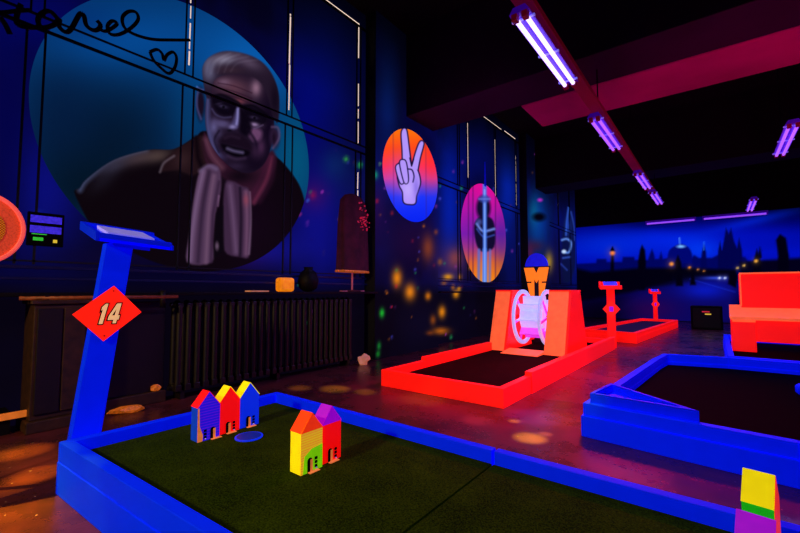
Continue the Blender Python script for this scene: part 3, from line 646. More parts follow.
# ------------------------------------------------------------------ night city painting on the back wall
def city(P, U, V):
    p = Painter(U, V, (0, 0, 60)); t = np.clip((V-205)/(330-205), 0, 1)
    stops = [(0, (0, 0, 16)), (.07, (0, 0, 70)), (.2, (0, 3, 130)), (.38, (0, 14, 190)), (.5, (0, 10, 170)), (.62, (2, 2, 90)), (.8, (6, 0, 55)), (1, (8, 0, 36))]
    for c in range(3): p.C[:, c] = np.interp(t, [s[0] for s in stops], [s[1][c] for s in stops])
    p.haze(612, 245, 50, 14, (0, 45, 215), 0.7); p.haze(672, 240, 60, 12, (0, 40, 235), 0.7); p.haze(700, 250, 22, 12, (0, 70, 250), 0.6); p.haze(750, 222, 50, 5, (0, 40, 210), 0.6, -14); p.haze(765, 235, 60, 10, (0, 16, 200), 0.5)
    p.haze(640, 222, 40, 6, (0, 0, 70), 0.6, 4)
    far = (0, 4, 92); mid = (0, 2, 60); dk = (1, 0, 14)
    p.poly([(576, 264), (596, 263), (597, 259), (606, 259), (607, 262), (622, 262), (623, 257), (634, 257), (635, 260), (648, 260), (650, 254), (652, 249), (654, 254), (655, 259), (659, 259), (661, 252), (663, 259), (668, 258), (692, 258), (694, 255), (699, 258), (712, 258), (718, 255), (745, 257), (748, 261), (764, 261), (800, 262), (860, 262), (860, 285), (576, 290)], far, 1.0)
    p.poly(smooth_path([(667, 262), (669, 251), (675, 246), (681, 244), (688, 247), (692, 254), (692, 264)], 4), (0, 6, 110), 0.8); p.ell(681, 246.5, 4, 1.4, (120, 190, 255), 0.6); p.line([(679.5, 238), (680, 245)], 1.0, (120, 190, 255), 0.6, 0.8)
    p.poly([(718, 272), (718, 252), (720, 241), (722, 250), (724, 240), (726, 228), (729, 234), (731, 228), (734, 241), (737, 248), (739, 238), (742, 250), (743, 272)], (0, 2, 72), 0.8)
    p.poly([(700, 268), (702, 252), (704, 244), (706, 252), (707, 268)], (0, 3, 80), 0.8); p.line([(704, 242), (704, 250)], 1, (60, 140, 255), 0.6, 0.7)
    p.poly([(758, 258), (760, 246), (762, 258)], dk, 0.8)
    # dark bank and quay, pale wet roadway
    p.poly([(575, 268), (592, 272), (640, 268), (690, 268), (735, 270), (736, 278), (700, 282), (660, 287), (620, 294), (590, 300), (575, 302)], dk, 2.0)
    p.poly([(740, 262), (800, 258), (860, 256), (860, 330), (740, 330)], (2, 0, 24), 2.0)
    p.poly([(640, 292), (700, 279), (734, 276), (734, 322), (700, 330), (620, 330), (610, 310)], (10, 6, 96), 5.0, 0.9)
    p.haze(705, 290, 24, 9, (8, 24, 190), 0.9); p.haze(650, 310, 26, 12, (44, 2, 74), 0.8); p.haze(600, 318, 30, 24, (2, 0, 14), 0.9); p.line([(690, 279), (735, 292)], 0.8, (30, 60, 220), 0.7, 0.5); p.haze(715, 278, 12, 1.6, (60, 90, 255), 0.7)
    # statues and lamp posts
    for pts in ([(639, 290), (638, 262), (640, 250), (642, 245), (645, 250), (646, 262), (645, 290)], [(676, 286), (675, 262), (678, 255), (681, 262), (683, 286)], [(777, 290), (778, 256), (776, 240), (780, 234), (786, 238), (789, 256), (789, 290)],
                [(753, 290), (753, 262), (757, 249), (761, 262), (761, 290)], [(728, 284), (729, 272), (735, 270), (738, 276), (736, 288)], [(610, 285), (611, 258), (612, 248), (614, 258), (614, 285)], [(655, 278), (658, 271), (662, 278)], [(664, 280), (668, 270), (672, 280)], [(690, 285), (692, 268), (696, 285)]):
        p.poly(pts, dk, 1.0)
    for x, y, c, s in ((612.5, 253, (255, 130, 60), 2.6), (671.5, 264, (255, 150, 60), 2.2), (689.5, 267.5, (240, 140, 40), 1.3), (756, 261, (255, 180, 70), 1.8), (744, 265.5, (230, 180, 90), 1.3), (737.5, 268, (220, 180, 90), 1.2), (698, 269.5, (200, 120, 60), 1.0), (719.5, 278, (200, 210, 255), 1.3), (725, 278, (200, 210, 255), 1.3), (704, 271, (200, 120, 50), .9)):
        p.haze(x, y, s*2.2, s*2.2, c, 0.25); p.ell(x, y, s*.9, s*.8, c, 0.6)
    p.poly([(610, 251), (612.5, 246), (615, 251)], dk, 0.6)
    return p.C
struct(MB().box(WX-0.2, BY, -0.1, 5.2, BY+0.2, CEIL).build('wall_back', M['beam']))
v, f = grid_y(BY-0.012, WX+0.02, 4.9, 0.02, 3.35, 0.03)
tag(colored_mesh('city_mural', v, f, city, M['mural']), 'wide blue night skyline painting with statues and lamps covering the back wall', 'mural')

# ------------------------------------------------------------------ golf course helper: mitred border boards
def offset_poly(P, d):
    n = len(P); out = []
    for i in range(n):
        a = Vector(P[i-1]); b = Vector(P[i]); c = Vector(P[(i+1) % n])
        e1 = (b-a).normalized(); e2 = (c-b).normalized()
        n1 = Vector((-e1.y, e1.x)); n2 = Vector((-e2.y, e2.x))
        m = (n1+n2); m = m/(m.dot(n1)) if m.dot(n1) > 1e-6 else n1
        out.append(b+m*d)
    return out
def board(parent, A, B, Ai, Bi, z0, z1, mat, lip=0.012, split=0.62, name='border_board'):
    mb = MB(); zm = z0+(z1-z0)*split
    A, B, Ai, Bi = Vector(A), Vector(B), Vector(Ai), Vector(Bi)
    sh = lambda p, q, t: p+(q-p)*t
    w = (Ai-A).length; k = lip/max(w, 1e-4)
    r = lambda p, z: (p.x, p.y, z)
    mb.hexa([r(A, z0), r(B, z0), r(Bi, z0), r(Ai, z0), r(A, zm), r(B, zm), r(Bi, zm), r(Ai, zm)])
    A2, B2 = sh(A, Ai, k), sh(B, Bi, k)
    mb.hexa([r(A2, zm+0.002), r(B2, zm+0.002), r(Bi, zm+0.002), r(Ai, zm+0.002), r(A2, z1), r(B2, z1), r(Bi, z1), r(Ai, z1)])
    return mb.build(name, mat, parent, bevel=0.004, world=True)
def frame(parent, P, w, z1, mat, z0=0.0, skip=(), lip=0.012, tops=None):
    I = offset_poly(P, w); n = len(P)
    for i in range(n):
        if i in skip: continue
        board(parent, P[i], P[(i+1) % n], I[i], I[(i+1) % n], z0, z1 if not tops else tops[i], mat, lip)
    return I
def slab(parent, P, z0, z1, mat, name):
    return MB().prism([(p[0], p[1], z0) for p in P], (0, 0, z1-z0)).build(name, mat, parent, world=True)

# ------------------------------------------------------------------ front blue course
fc = empty('minigolf_course', (-1.0, 1.2, 0), 'nearest blue bordered minigolf course with green turf and toy houses', 'minigolf course')
X0, X1, Y0, Y1, RZ, TZ = -2.61, 1.4, 0.577, 1.855, 0.25, 0.19
XS = -0.86; w = 0.055
yn = lambda x: 0.577+0.056*(x+2.61)
LP = 0.004
board(fc, (X0, Y1), (X0, Y0), (X0+w, Y1-w), (X0+w, yn(X0+w)+w), 0, RZ, M['blue'], LP)
board(fc, (X0, Y0), (XS-.004, yn(XS)), (X0+w, yn(X0+w)+w), (XS-.004, yn(XS)+w), 0, RZ, M['blue'], LP); board(fc, (XS+.004, yn(XS)), (X1, yn(X1)), (XS+.004, yn(XS)+w), (X1-w, yn(X1-w)+w), 0, RZ, M['blue'], LP)
board(fc, (X1, yn(X1)), (X1, Y1), (X1-w, yn(X1-w)+w), (X1-w, Y1-w), 0, RZ, M['blue'], LP)
board(fc, (X1, Y1), (XS+.006, Y1), (X1-w, Y1-w), (XS+.006, Y1-w), 0, RZ, M['blue'], LP); board(fc, (XS-.006, Y1), (X0, Y1), (XS-.006, Y1-w), (X0+w, Y1-w), 0, RZ, M['blue'], LP)
slab(fc, [(X0+w, yn(X0+w)+w), (XS-.005, yn(XS)+w), (XS-.005, Y1-w), (X0+w, Y1-w)], 0.02, TZ, M['turf'], 'turf')
slab(fc, [(XS+.005, yn(XS)+w), (X1-w, yn(X1-w)+w), (X1-w, Y1-w), (XS+.005, Y1-w)], 0.02, TZ, M['turf'], 'turf')
cup = MB().lathe([(0.074, TZ+0.001), (0.074, TZ+0.006), (0.066, TZ+0.007)], 32, (-2.074, 1.293, 0)).build('hole_rim', M['hblue'], fc, smooth=False, world=True)
MB().lathe([(0.065, TZ+0.0075), (0.064, TZ+0.0082)], 32, (-2.074, 1.293, 0)).build('hole_cup', paint('hole_blue', (10, 40, 140), 0.5, 0.4, (5, 30, 135)), cup, world=True)

# ------------------------------------------------------------------ toy houses
def house(loc, rz, label, body, roof, gable=None, side=None, front=None, stripe=None, patch=None, doorside=1, win=True, W=0.123, D=0.073, EH=0.178, RH=0.256):
    r = empty('toy_house', loc, label, 'toy house', 'wooden toy houses on the front course', rz)
    h = W/2
    MB().prism([(0, -h, 0), (0, h, 0), (0, h, EH), (0, 0, RH), (0, -h, EH)], (-D, 0, 0)).build('body', body, r, bevel=0.002)
    t = 0.0018
    rf = MB()
    for s in (-1, 1):
        nrm = Vector((0, s*(RH-EH), h)).normalized()
        p = [Vector((0.001, s*(h+0.001), EH)), Vector((0.001, 0, RH)), Vector((-D-0.001, 0, RH)), Vector((-D-0.001, s*(h+0.001), EH))]
        rf.prism([q+nrm*0.0006 for q in p], nrm*t)
    rf.build('roof', roof, r)
    if gable: MB().prism([(0.0005, -h, EH), (0.0005, h, EH), (0.0005, 0, RH)], (0.002, 0, 0)).build('gable', gable, r)
    if side: MB().box(-D, -h-0.0025, 0.001, 0, -h-0.0004, EH-0.002).build('side_wall', side, r)
    if front: MB().prism([(0.0005, -h, 0), (0.0005, h, 0), (0.0005, h, EH), (0.0005, 0, RH), (0.0005, -h, EH)] if not gable else [(0.0005, -h, 0), (0.0005, h, 0), (0.0005, h, EH), (0.0005, -h, EH)], (0.0015, 0, 0)).build('front_wall', front, r)
    if patch: MB().prism([(0.0022, -h+.012, 0), (0.0022, h, 0), (0.0022, h, 0.105), (0.0022, 0.0, 0.10), (0.0022, -h+.02, 0.075)], (0.001, 0, 0)).build('painted_patch', patch, r)
    if stripe: MB().prism([(0.0022, -h, 0), (0.0022, -h+.028, 0), (0.0022, -h+.03, 0.03), (0.0022, -h+.012, 0.08), (0.0022, -h+.008, EH), (0.0022, -h, EH)], (0.001, 0, 0)).build('corner_stripe', stripe, r)
    s = doorside
    arch = [(0.0035, -.014, 0.0), (0.0035, .014, 0.0), (0.0035, .014, .05)]+[(0.0035, .014*math.cos(a), .05+.014*math.sin(a)) for a in (math.pi*k/8 for k in range(1, 8))]+[(0.0035, -.014, .05)]
    yd = -0.012*s if not stripe else 0.022
    d = MB().prism([(x, y+yd, z) for x, y, z in arch], (0.001, 0, 0)).build('door', M['black'], r)
    MB().box(0.0048, yd+0.002, 0.002, 0.0062, yd+0.015, 0.055).build('door_leaf', M['hdoor'], d)
    if win:
        yw = yd+0.035 if not stripe else yd-0.042
        q = MB()
        for k in range(3): q.box(0.0035, yw-0.008, 0.012+0.017*k, 0.0048, yw+0.008, 0.025+0.017*k)
        wn = q.build('window', M['black'], r)
        MB().tube((0.006, yw, 0.008), (0.006, yw+0.003, 0.013), 0.004).build('window_box', M['paper'], wn)
    MB().box(0.001, yd-0.012, 0.0, 0.022, yd+0.045, 0.003).build('doorstep', M['hdoor'], r)
    return r
house((-2.216, 1.137, TZ+0.0005), 0, 'toy house with blue and purple bricks and red roof, left of the row of three', M['hblue2'], M['hred'], front=M['brickA'], stripe=M['hdoor'])
house((-2.230, 1.267, TZ+0.0005), 0, 'red toy house with yellow roof in the middle of the row of three', M['hred'], M['yellow'])
house((-2.235, 1.396, TZ+0.0005), 0, 'plain blue toy house with yellow roof at the right end of the row of three', M['hblue'], M['yellow'])
house((-1.469, 1.230, TZ+0.0005), 0, 'yellow and lime toy house with orange roof at the centre of the turf', M['yellow'], M['horange'], gable=M['horange'], front=M['brickD'], patch=M['hlime'])
house((-1.479, 1.359, TZ+0.0005), 0, 'red toy house with purple roof beside the yellow house', M['hred'], M['hpurple'], gable=M['hpurple'])
house((0.112, 1.674, TZ+0.0005), math.radians(-9), 'green toy house with yellow roof at the right edge of the turf', M['hgreen'], M['yellow'], front=M['horange'])
house((0.088, 1.352, TZ+0.0005), math.radians(-9), 'blue toy house with purple roof at the bottom right corner', M['hblue'], M['hpurple'], front=M['horange'])

# ------------------------------------------------------------------ scorecard stand 14
def text_mesh(body, size, mat, parent, name, depth=0.002, shear=0.0, fat=0.0):
    c = bpy.data.curves.new('t', 'FONT'); c.body = body; c.size = size; c.extrude = depth; c.align_x = 'CENTER'; c.align_y = 'CENTER'; c.shear = shear; c.offset = fat
    o = bpy.data.objects.new('t', c); col.objects.link(o)
    dg = bpy.context.evaluated_depsgraph_get(); me = bpy.data.meshes.new_from_object(o.evaluated_get(dg))
    bpy.data.objects.remove(o); bpy.data.curves.remove(c)
    t = bpy.data.objects.new(name, me); col.objects.link(t); me.materials.clear(); me.materials.append(mat); t.parent = parent
    return t
st = empty('scorecard_stand', (-2.74, 0.70, 0), 'blue leaning scorecard stand with red diamond number 14 sign', 'scorecard stand')
tilt = 0.115                      # leans along the course
P0 = Vector((0, 0.0, 0)); P1 = Vector((0, tilt*1.27/1.0, 1.27))
pw0, pw1, pd = 0.068, 0.068, 0.05
MB().hexa([(-pd, -pw0, 0), (pd*0.3, -pw0, 0), (pd*0.3, pw0, 0), (-pd, pw0, 0), (-pd, P1.y-pw1, 1.27), (pd*0.3, P1.y-pw1, 1.27), (pd*0.3, P1.y+pw1, 1.27), (-pd, P1.y+pw1, 1.27)]).build('post', M['blue'], st, bevel=0.004)
ty = P1.y+0.05
tr = MB()
def tp(y, x, h):                  # tray space: sloping down towards the player
    return (x, ty+y, 1.285+h-0.30*(x-0.02)-0.06*y)
def tbox(y0, y1, x0, x1, h0, h1):
    tr.hexa([tp(y0, x0, h0), tp(y0, x1, h0), tp(y1, x1, h0), tp(y1, x0, h0), tp(y0, x0, h1), tp(y0, x1, h1), tp(y1, x1, h1), tp(y1, x0, h1)])
tbox(-.18, .18, -.16, .12, 0.0, 0.02); tbox(-.18, .19, .10, .12, 0.0, 0.045); tbox(-.19, .19, -.17, -.15, 0.0, 0.05); tbox(-.20, -.18, -.17, .12, 0.0, 0.05); tbox(.18, .20, -.17, .12, 0.0, 0.03)
tray = tr.build('writing_tray', M['blue2'], st, bevel=0.002)
tr = MB(); tbox(-.13, .11, -.12, .07, 0.021, 0.048); tr.build('score_cards', M['paper'], tray)
tr = MB(); tbox(-.09, .09, -.10, .06, -0.03, 0.0); tr.build('tray_block', M['blue2'], st)
zc = 0.872; yc = tilt*zc
sg = MB().prism([(0.020, yc+0.02, zc+0.155), (0.020, yc-0.165+0.0, zc), (0.020, yc-0.02, zc-0.155), (0.020, yc+0.165, zc)], (0.006, 0, 0)).build('number_sign', M['redsign'], st)
one = [(.30, 0), (.62, 0), (.62, 1), (.42, 1), (.18, .84), (.18, .66), (.30, .72)]
four = ([(.50, 0), (.80, 0), (.80, 1), (.50, 1)], [(0, .18), (.95, .18), (.95, .40), (0, .40)], [(0, .38), (.25, .38), (.56, .82), (.56, 1), (.42, 1)])
for c, m_, dx, ft in ((M['black'], 'number_outline', 0.0262, 0.006), (M['cream'], 'number', 0.0280, 0.0)):
    q = MB(); hd = 0.112
    for k_, (L_, u0, wd_) in enumerate([(one, -.052, .056)]+[(f_, .002, .056) for f_ in four]):
        P_ = offset_poly([(u0+a_*wd_, b_*hd) for a_, b_ in L_], -ft) if ft else [Vector((u0+a_*wd_, b_*hd)) for a_, b_ in L_]
        q.prism([(dx+0.0002*k_, yc+p_.x+0.22*(p_.y-hd/2), zc-0.058+p_.y) for p_ in P_], (0.0012, 0, 0))
    q.build(m_, c, sg)
for dy, dz in ((0.018, 0.125), (-0.018, -0.125)):
    MB().tube((0.0262, yc+dy, zc+dz), (0.0285, yc+dy, zc+dz), 0.004).build('screw', M['black'], sg)

# ------------------------------------------------------------------ red course with the reel
rc = empty('minigolf_course', (-2.15, 5.5, 0), 'bright red bordered minigolf course carrying two sloping towers and a reel', 'minigolf course')
XL, XR, YN, YF = -2.835, -1.47, 3.30, 7.8
z1 = 0.165; w = 0.06
board(rc, (XL, YN), (XR, YN), (XL+w, YN+w), (XR-w, YN+w), 0.0, z1, M['red'], 0.0, 0.99)
board(rc, (XR, YN), (XR, 3.95), (XR-w, YN+w), (XR-w, 3.95), 0.0, z1, M['red'], 0.0, 0.99)
board(rc, (XR+.01, 3.95), (XR+.04, YF), (XR-w, 3.95), (XR-w+.03, YF), 0.0, 0.205, M['red'], 0.0, 0.99)
board(rc, (XL, 4.05), (XL, YN), (XL+w, 4.05), (XL+w, YN+w), 0.0, z1, M['red'], 0.0, 0.99)
board(rc, (XL-.01, 5.83), (XL-.01, 4.05), (XL+w, 5.83), (XL+w, 4.05), 0.0, 0.205, M['red'], 0.0, 0.99)
board(rc, (XL-.01, YF), (XL-.01, 6.97), (XL+w, YF), (XL+w, 6.97), 0.0, 0.205, M['red'], 0.0, 0.99)
board(rc, (XR, YF), (XL, YF), (XR, YF-w), (XL, YF-w), 0.0, z1, M['red'], 0.0, 0.99)
slab(rc, [(XL+w, YN+w), (XR-w, YN+w), (XR-w, YF-w), (XL+w, YF-w)], 0.01, 0.085, M['turf_maroon'], 'turf')
def obstacle(x0, x1, label):
    th = empty('sloping_tower', ((x0+x1)/2, 6.4, .086), label, 'tower')
    yb0, yb1, yt0, yt1, zt = 5.86, 6.95, 6.15, 6.62, 0.985
    o = MB().hexa([(x0, yb0, .086), (x1, yb0, .086), (x1, yb1, .086), (x0, yb1, .086), (x0, yt0, zt), (x1, yt0, zt), (x1, yt1, zt), (x0, yt1, zt)]).build('body', M['red'], th, bevel=0.004, world=True)
    f = MB().hexa([(x0+.002, yb0-.012, .09), (x1-.035, yb0-.012, .09), (x1-.035, yb0, .09), (x0+.002, yb0, .09), (x0+.002, yt0-.012, zt), (x1-.035, yt0-.012, zt), (x1-.035, yt0, zt), (x0+.002, yt0, zt)]).build('front_panel', M['orange'], th, world=True)
    MB().box(x0-.0005, yt0-.02, zt, x1+.0005, yt1+.02, zt+.022).build('top_board', M['red'], th, bevel=0.003, world=True)
obstacle(-2.835, -2.56, 'red sloping tower with orange front left of the paddle reel')
obstacle(-1.99, -1.67, 'red sloping tower with orange front right of the paddle reel')
MB().hexa([(-2.54, 5.62, .086), (-2.0, 5.62, .086), (-2.0, 5.95, .086), (-2.54, 5.95, .086), (-2.54, 5.62, .094), (-2.0, 5.62, .094), (-2.0, 5.95, .13), (-2.54, 5.95, .13)]).build('ramp', M['orange'], rc, world=True)
# reel
ry, rzc, R = 6.36, 0.585, 0.43
rl = empty('paddle_reel', (-2.28, ry, rzc-R), 'white and pink paddle wheel reel held between the red towers', 'reel')
for x in (-2.475, -2.085):
    fl = MB().annulus((x, ry, rzc), 'x', R-0.06, R, 0.035, 48).build('rim', M['white'], rl, bevel=0.004, world=True)
    sk = MB()
    for k in range(6):
        a = math.pi*k/3+0.2
        sk.bar((x, ry+0.05*math.cos(a), rzc+0.05*math.sin(a)), (x, ry+(R-.07)*math.cos(a), rzc+(R-.07)*math.sin(a)), 0.035, 0.018, (1, 0, 0))
    sk.build('spokes', M['pinkw'], fl, world=True)
for k in range(8):
    a = math.pi*2*k/8+0.12
    MB().bar((-2.46, ry+0.265*math.cos(a), rzc+0.265*math.sin(a)), (-2.10, ry+0.265*math.cos(a), rzc+0.265*math.sin(a)), 0.13, 0.018, (0, -math.sin(a), math.cos(a))).build('paddle', M['white'] if math.sin(a) > -0.35 else M['pinkw'], rl, world=True)
MB().tube((-2.455, ry, rzc), (-2.105, ry, rzc), 0.215, seg=10).build('drum', M['white'], rl, world=True)
MB().tube((-2.558, ry, rzc), (-1.992, ry, rzc), 0.028).build('axle', M['red'], rl, world=True)

# emblem board behind the reel
eb = empty('emblem_board', (-2.22, 7.15, 0.085), 'dark tapered board with orange letter M and blue dome behind the reel', 'sign')
ey = 7.15; u = lambda x, y: (lambda q: (q.x, q.y, q.z))((lambda d: Vector((0, 0, H))+d*(ey/d.y))(ray(x, y)))
cx = u(536.5, 280)[0]; sc = u(549, 280)[0]-u(524, 280)[0]     # board width from the photo
zt = u(536.5, 267.5)[2]; zb = u(536.5, 297)[2]
MB().prism([(cx-sc*.54, ey, zt+.02), (cx-sc*.30, ey, zb), (cx+sc*.30, ey, zb), (cx+sc*.54, ey, zt+.02)], (0, .03, 0)).build('board', M['line'], eb, world=True)
MB().box(cx-.06, ey+.002, .086, cx+.06, ey+.028, zb+.01).build('stem', M['line'], eb, world=True)
dome = [(cx+sc*.46*math.cos(a), ey+.004, zt+.015+(u(536, 254)[2]-zt)*math.sin(a)) for a in (math.pi*k/16 for k in range(17))]
MB().prism(dome, (0, .022, 0)).build('dome', M['domeblue'], eb, world=True)
em = MB(); hh = zt-zb
def ep(a, b): return (cx+a*sc, ey-.006, zb+b*hh)
for s in (-1, 1):
    Q = lambda L: [ep(s*a, b) for a, b in L]
    em.prism(Q([(.50, 1.0), (.10, 1.0), (.0, .80), (.0, .47), (.09, .60), (.09, .0), (.27, .0), (.37, .475), (.20, .475), (.20, .525), (.385, .525)]), (0, .005, 0))
em.build('letter_m', M['morange'], eb, world=True)

# ------------------------------------------------------------------ far red course and its stands
fr_ = empty('minigolf_course', (-1.6, 11.2, 0), 'far red bordered minigolf course with dark violet turf near the back wall', 'minigolf course')
Pf = [(-2.35, 9.15), (-1.25, 8.8), (-0.9, 13.4), (-1.80, 13.55)]
If = frame(fr_, Pf, 0.08, 0.2, M['red'], lip=0.0)
slab(fr_, If, 0.01, 0.14, paint('violet_turf', (30, 10, 50), 0.9, 0.12, (40, 8, 80)), 'turf')
def far_stand(loc, hgt, label, sx=1.0, sc=0.75):
    r = empty('scorecard_stand', loc, label, 'scorecard stand', 'red scorecard stands at the back')
    MB().hexa([(-.06, -.075, 0), (.06, -.075, 0), (.06, .075, 0), (-.06, .075, 0), (-.05, -.065, hgt-.05), (.05, -.065, hgt-.05), (.05, .065, hgt-.05), (-.05, .065, hgt-.05)]).build('post', M['red'], r, bevel=.004)
    T = MB(); T.hexa([(-.15, -.14, hgt+.01), (.15, -.14, hgt-.09), (.15, .14, hgt-.09), (-.15, .14, hgt+.01), (-.15, -.14, hgt+.03), (.15, -.14, hgt-.07), (.15, .14, hgt-.07), (-.15, .14, hgt+.03)])
    T.hexa([(-.19, -.18, hgt-.08), (-.15, -.18, hgt-.08), (-.15, .18, hgt-.08), (-.19, .18, hgt-.08), (-.19, -.18, hgt+.04), (-.15, -.18, hgt+.04), (-.15, .18, hgt+.04), (-.19, .18, hgt+.04)])
    T.hexa([(.15, -.18, hgt-.10), (.19, -.18, hgt-.10), (.19, .18, hgt-.10), (.15, .18, hgt-.10), (.15, -.18, hgt-.03), (.19, -.18, hgt-.03), (.19, .18, hgt-.03), (.15, .18, hgt-.03)])
    T.hexa([(-.19, -.19, hgt-.06), (.19, -.19, hgt-.10), (.19, -.16, hgt-.10), (-.19, -.16, hgt-.06), (-.19, -.19, hgt+.05), (.19, -.19, hgt-.03), (.19, -.16, hgt-.03), (-.19, -.16, hgt+.05)])
    t = T.build('writing_tray', M['red'], r, bevel=.003)
    MB().hexa([(-.12, -.12, hgt+.032), (.12, -.12, hgt-.048), (.12, .12, hgt-.048), (-.12, .12, hgt+.032), (-.12, -.12, hgt+.042), (.12, -.12, hgt-.038), (.12, .12, hgt-.038), (-.12, .12, hgt+.042)]).build('score_cards', M['lcd'], t)
    q = MB().prism([(.064, 0, hgt*.60+.16), (.064, -.15, hgt*.60), (.064, 0, hgt*.60-.16), (.064, .15, hgt*.60)], (.006, 0, 0)).build('number_sign', M['redsign'], r)
    b = MB().box(.071, -.035, hgt*.60-.045, .073, .035, hgt*.60+.045).build('number_patch', M['hpurple'], q)
    r.rotation_euler = (0, 0, math.radians(-74)); r.scale = (sc, sc, 1); return r
far_stand((-1.52, 8.03, 0), 1.12, 'taller red scorecard stand at the end of the red tower course', sc=0.92)
far_stand((-1.47, 13.95, 0), 1.0, 'small red scorecard stand behind the far red course', sc=0.7)

# ------------------------------------------------------------------ right blue course
bc = empty('minigolf_course', (0.5, 4.5, 0), 'large blue bordered minigolf course with black turf on the right', 'minigolf course')
Pb = [(-0.78, 3.02), (0.29, 2.90), (2.2, 2.70), (2.2, 6.15), (0.05, 6.15), (-0.58, 6.00), (-0.63, 5.55)]
Ib = frame(bc, Pb, 0.075, 0.225, M['blue'], lip=0.02, skip=(6,))
board(bc, Pb[6], Pb[0], Ib[6], Ib[0], 0, 0.225, M['blue'], 0.012)
slab(bc, Ib, 0.01, 0.10, M['turf_dk'], 'turf')
# triangular corner bumper standing on the turf inside the corner
N_, B_, T_ = (-0.735, 3.07), (-0.665, 3.62), (-0.13, 2.99)
N_ = (on_z(590, 393, .29).x, on_z(590, 393, .29).y); B_ = (on_z(611, 383, .29).x, on_z(611, 383, .29).y); T_ = (on_z(699, 411, .29).x, on_z(699, 411, .29).y)
tri = [N_, T_, B_]; It = offset_poly(tri, 0.022)
for i in range(3):
    board(bc, tri[i], tri[(i+1) % 3], It[i], It[(i+1) % 3], 0.226 if i != 1 else 0.101, 0.29, M['blue2'], 0, 0.99, 'corner_bumper')
slab(bc, It, 0.101, 0.235, M['blue2'], 'bumper_floor')
k = on_z(800, 392, .12)
MB().lathe([(0.03, 0.10), (0.05, 0.12), (0.05, 0.17), (0.03, 0.19)], 20, (k.x+0.02, k.y, 0)).build('round_bumper', M['blue'], bc, smooth=True, world=True)

# course with the big red steps
sc_ = empty('minigolf_course', (1.1, 7.5, 0), 'blue edged minigolf course under the big red stepped obstacle', 'minigolf course')
Ps = [(0.05, 6.17), (2.4, 6.17), (2.4, 9.2), (0.03, 9.2)]
Is = frame(sc_, Ps, 0.07, 0.23, M['blue'])
slab(sc_, Is, 0.01, 0.12, M['turf_dk'], 'turf')
so = empty('stepped_obstacle', (1.1, 8.0, 0.12), 'big bright red stepped wooden obstacle like a bench at the right edge', 'obstacle')
MB().box(0.13, 7.72, 0.121, 0.40, 8.35, 0.575).build('leg', M['red'], so, bevel=.005, world=True)
MB().box(1.9, 7.72, 0.121, 2.17, 8.35, 0.575).build('leg', M['red'], so, bevel=.005, world=True)
MB().box(0.40, 7.74, 0.27, 1.9, 8.35, 0.575).build('front_board', M['red'], so, bevel=.005, world=True)
MB().box(0.14, 7.705, 0.545, 0.40, 7.72, 0.575).build('cleat', M['orange'], so, world=True)
MB().hexa([(0.12, 7.68, .576), (2.2, 7.68, .576), (2.2, 8.35, .576), (.12, 8.35, .576), (.12, 7.68, .60), (2.2, 7.68, .60), (2.2, 7.95, .785), (.12, 7.95, .785)][:4]+[(0.12, 7.68, .62), (2.2, 7.68, .62), (2.2, 8.1, .785), (.12, 8.1, .785)]).build('sloping_seat', M['orange'], so, bevel=.004, world=True)
MB().box(0.26, 8.0, 0.70, 2.1, 8.6, 1.265).build('upper_box', M['red'], so, bevel=.006, world=True)
MB().box(0.252, 7.99, 0.77, 0.27, 8.0, 1.265).box(0.252, 7.985, 1.245, 2.1, 8.0, 1.268).build('edge_strip', M['orange'], so, world=True)

# dark box with small coloured marks near the back
db = empty('speaker_box', (-0.27, 13.3, 0), 'black floor box with tiny red and yellow marks near the back wall', 'box')
MB().box(-.60, 13.1, 0, .06, 13.6, .60).build('case', M['black'], db, bevel=.02, world=True)
p_ = MB().box(-.55, 13.09, .05, .01, 13.1, .55).build('grille', M['dark'], db, world=True)
MB().box(-.36, 13.082, .44, -.20, 13.089, .47).build('red_mark', paint('red_mark', (230, 40, 60), .5, .5), p_, world=True)
MB().box(-.30, 13.082, .38, -.17, 13.089, .41).build('yellow_mark', M['yellow_led'], p_, world=True)

# ------------------------------------------------------------------ left wall furnishings
# radiator
ra = empty('radiator', (-4.0, 2.8, 0), 'long dark cast iron column radiator under the portrait', 'radiator')
sec = MB()
for xo in (-0.055, 0.055):
    sec.tube((xo, 0, 0.12), (xo, 0, 0.86), 0.027, seg=10)
sec.lathe([(0.010, 0.84), (0.034, 0.855), (0.034, 0.885), (0.012, 0.91)], 10).lathe([(0.012, 0.07), (0.036, 0.09), (0.036, 0.13), (0.012, 0.145)], 10)
sec.box(-0.075, -0.026, 0.84, 0.075, 0.026, 0.885).box(-0.075, -0.028, 0.075, 0.085, 0.028, 0.135)
first = sec.build('section', M['iron'], ra, bevel=.006, smooth=False)
ys = [1.72+0.085*i for i in range(27)]
first.location = (0, ys[0]-2.8, 0)
for y in ys[1:]:
    c = first.copy(); col.objects.link(c); c.location = (0, y-2.8, 0); c.parent = ra
rp = MB().tube((-4.0, 1.66, 0.105), (-4.0, 3.98, 0.105), 0.022).tube((-4.0, 1.66, 0.868), (-4.0, 3.98, 0.868), 0.02); rp.build('header_pipe', M['iron'], ra, world=True)
for y in (1.76, 2.8, 3.9): MB().box(-4.07, y-.02, 0.0, -3.93, y+.02, 0.08).build('foot', M['iron'], ra, world=True)
struct(MB().box(WX, -0.05, 0.0, WX+0.22, 4.44, 0.05).build('baseboard_left', M['wood_dk'], bevel=.01)) if False else None
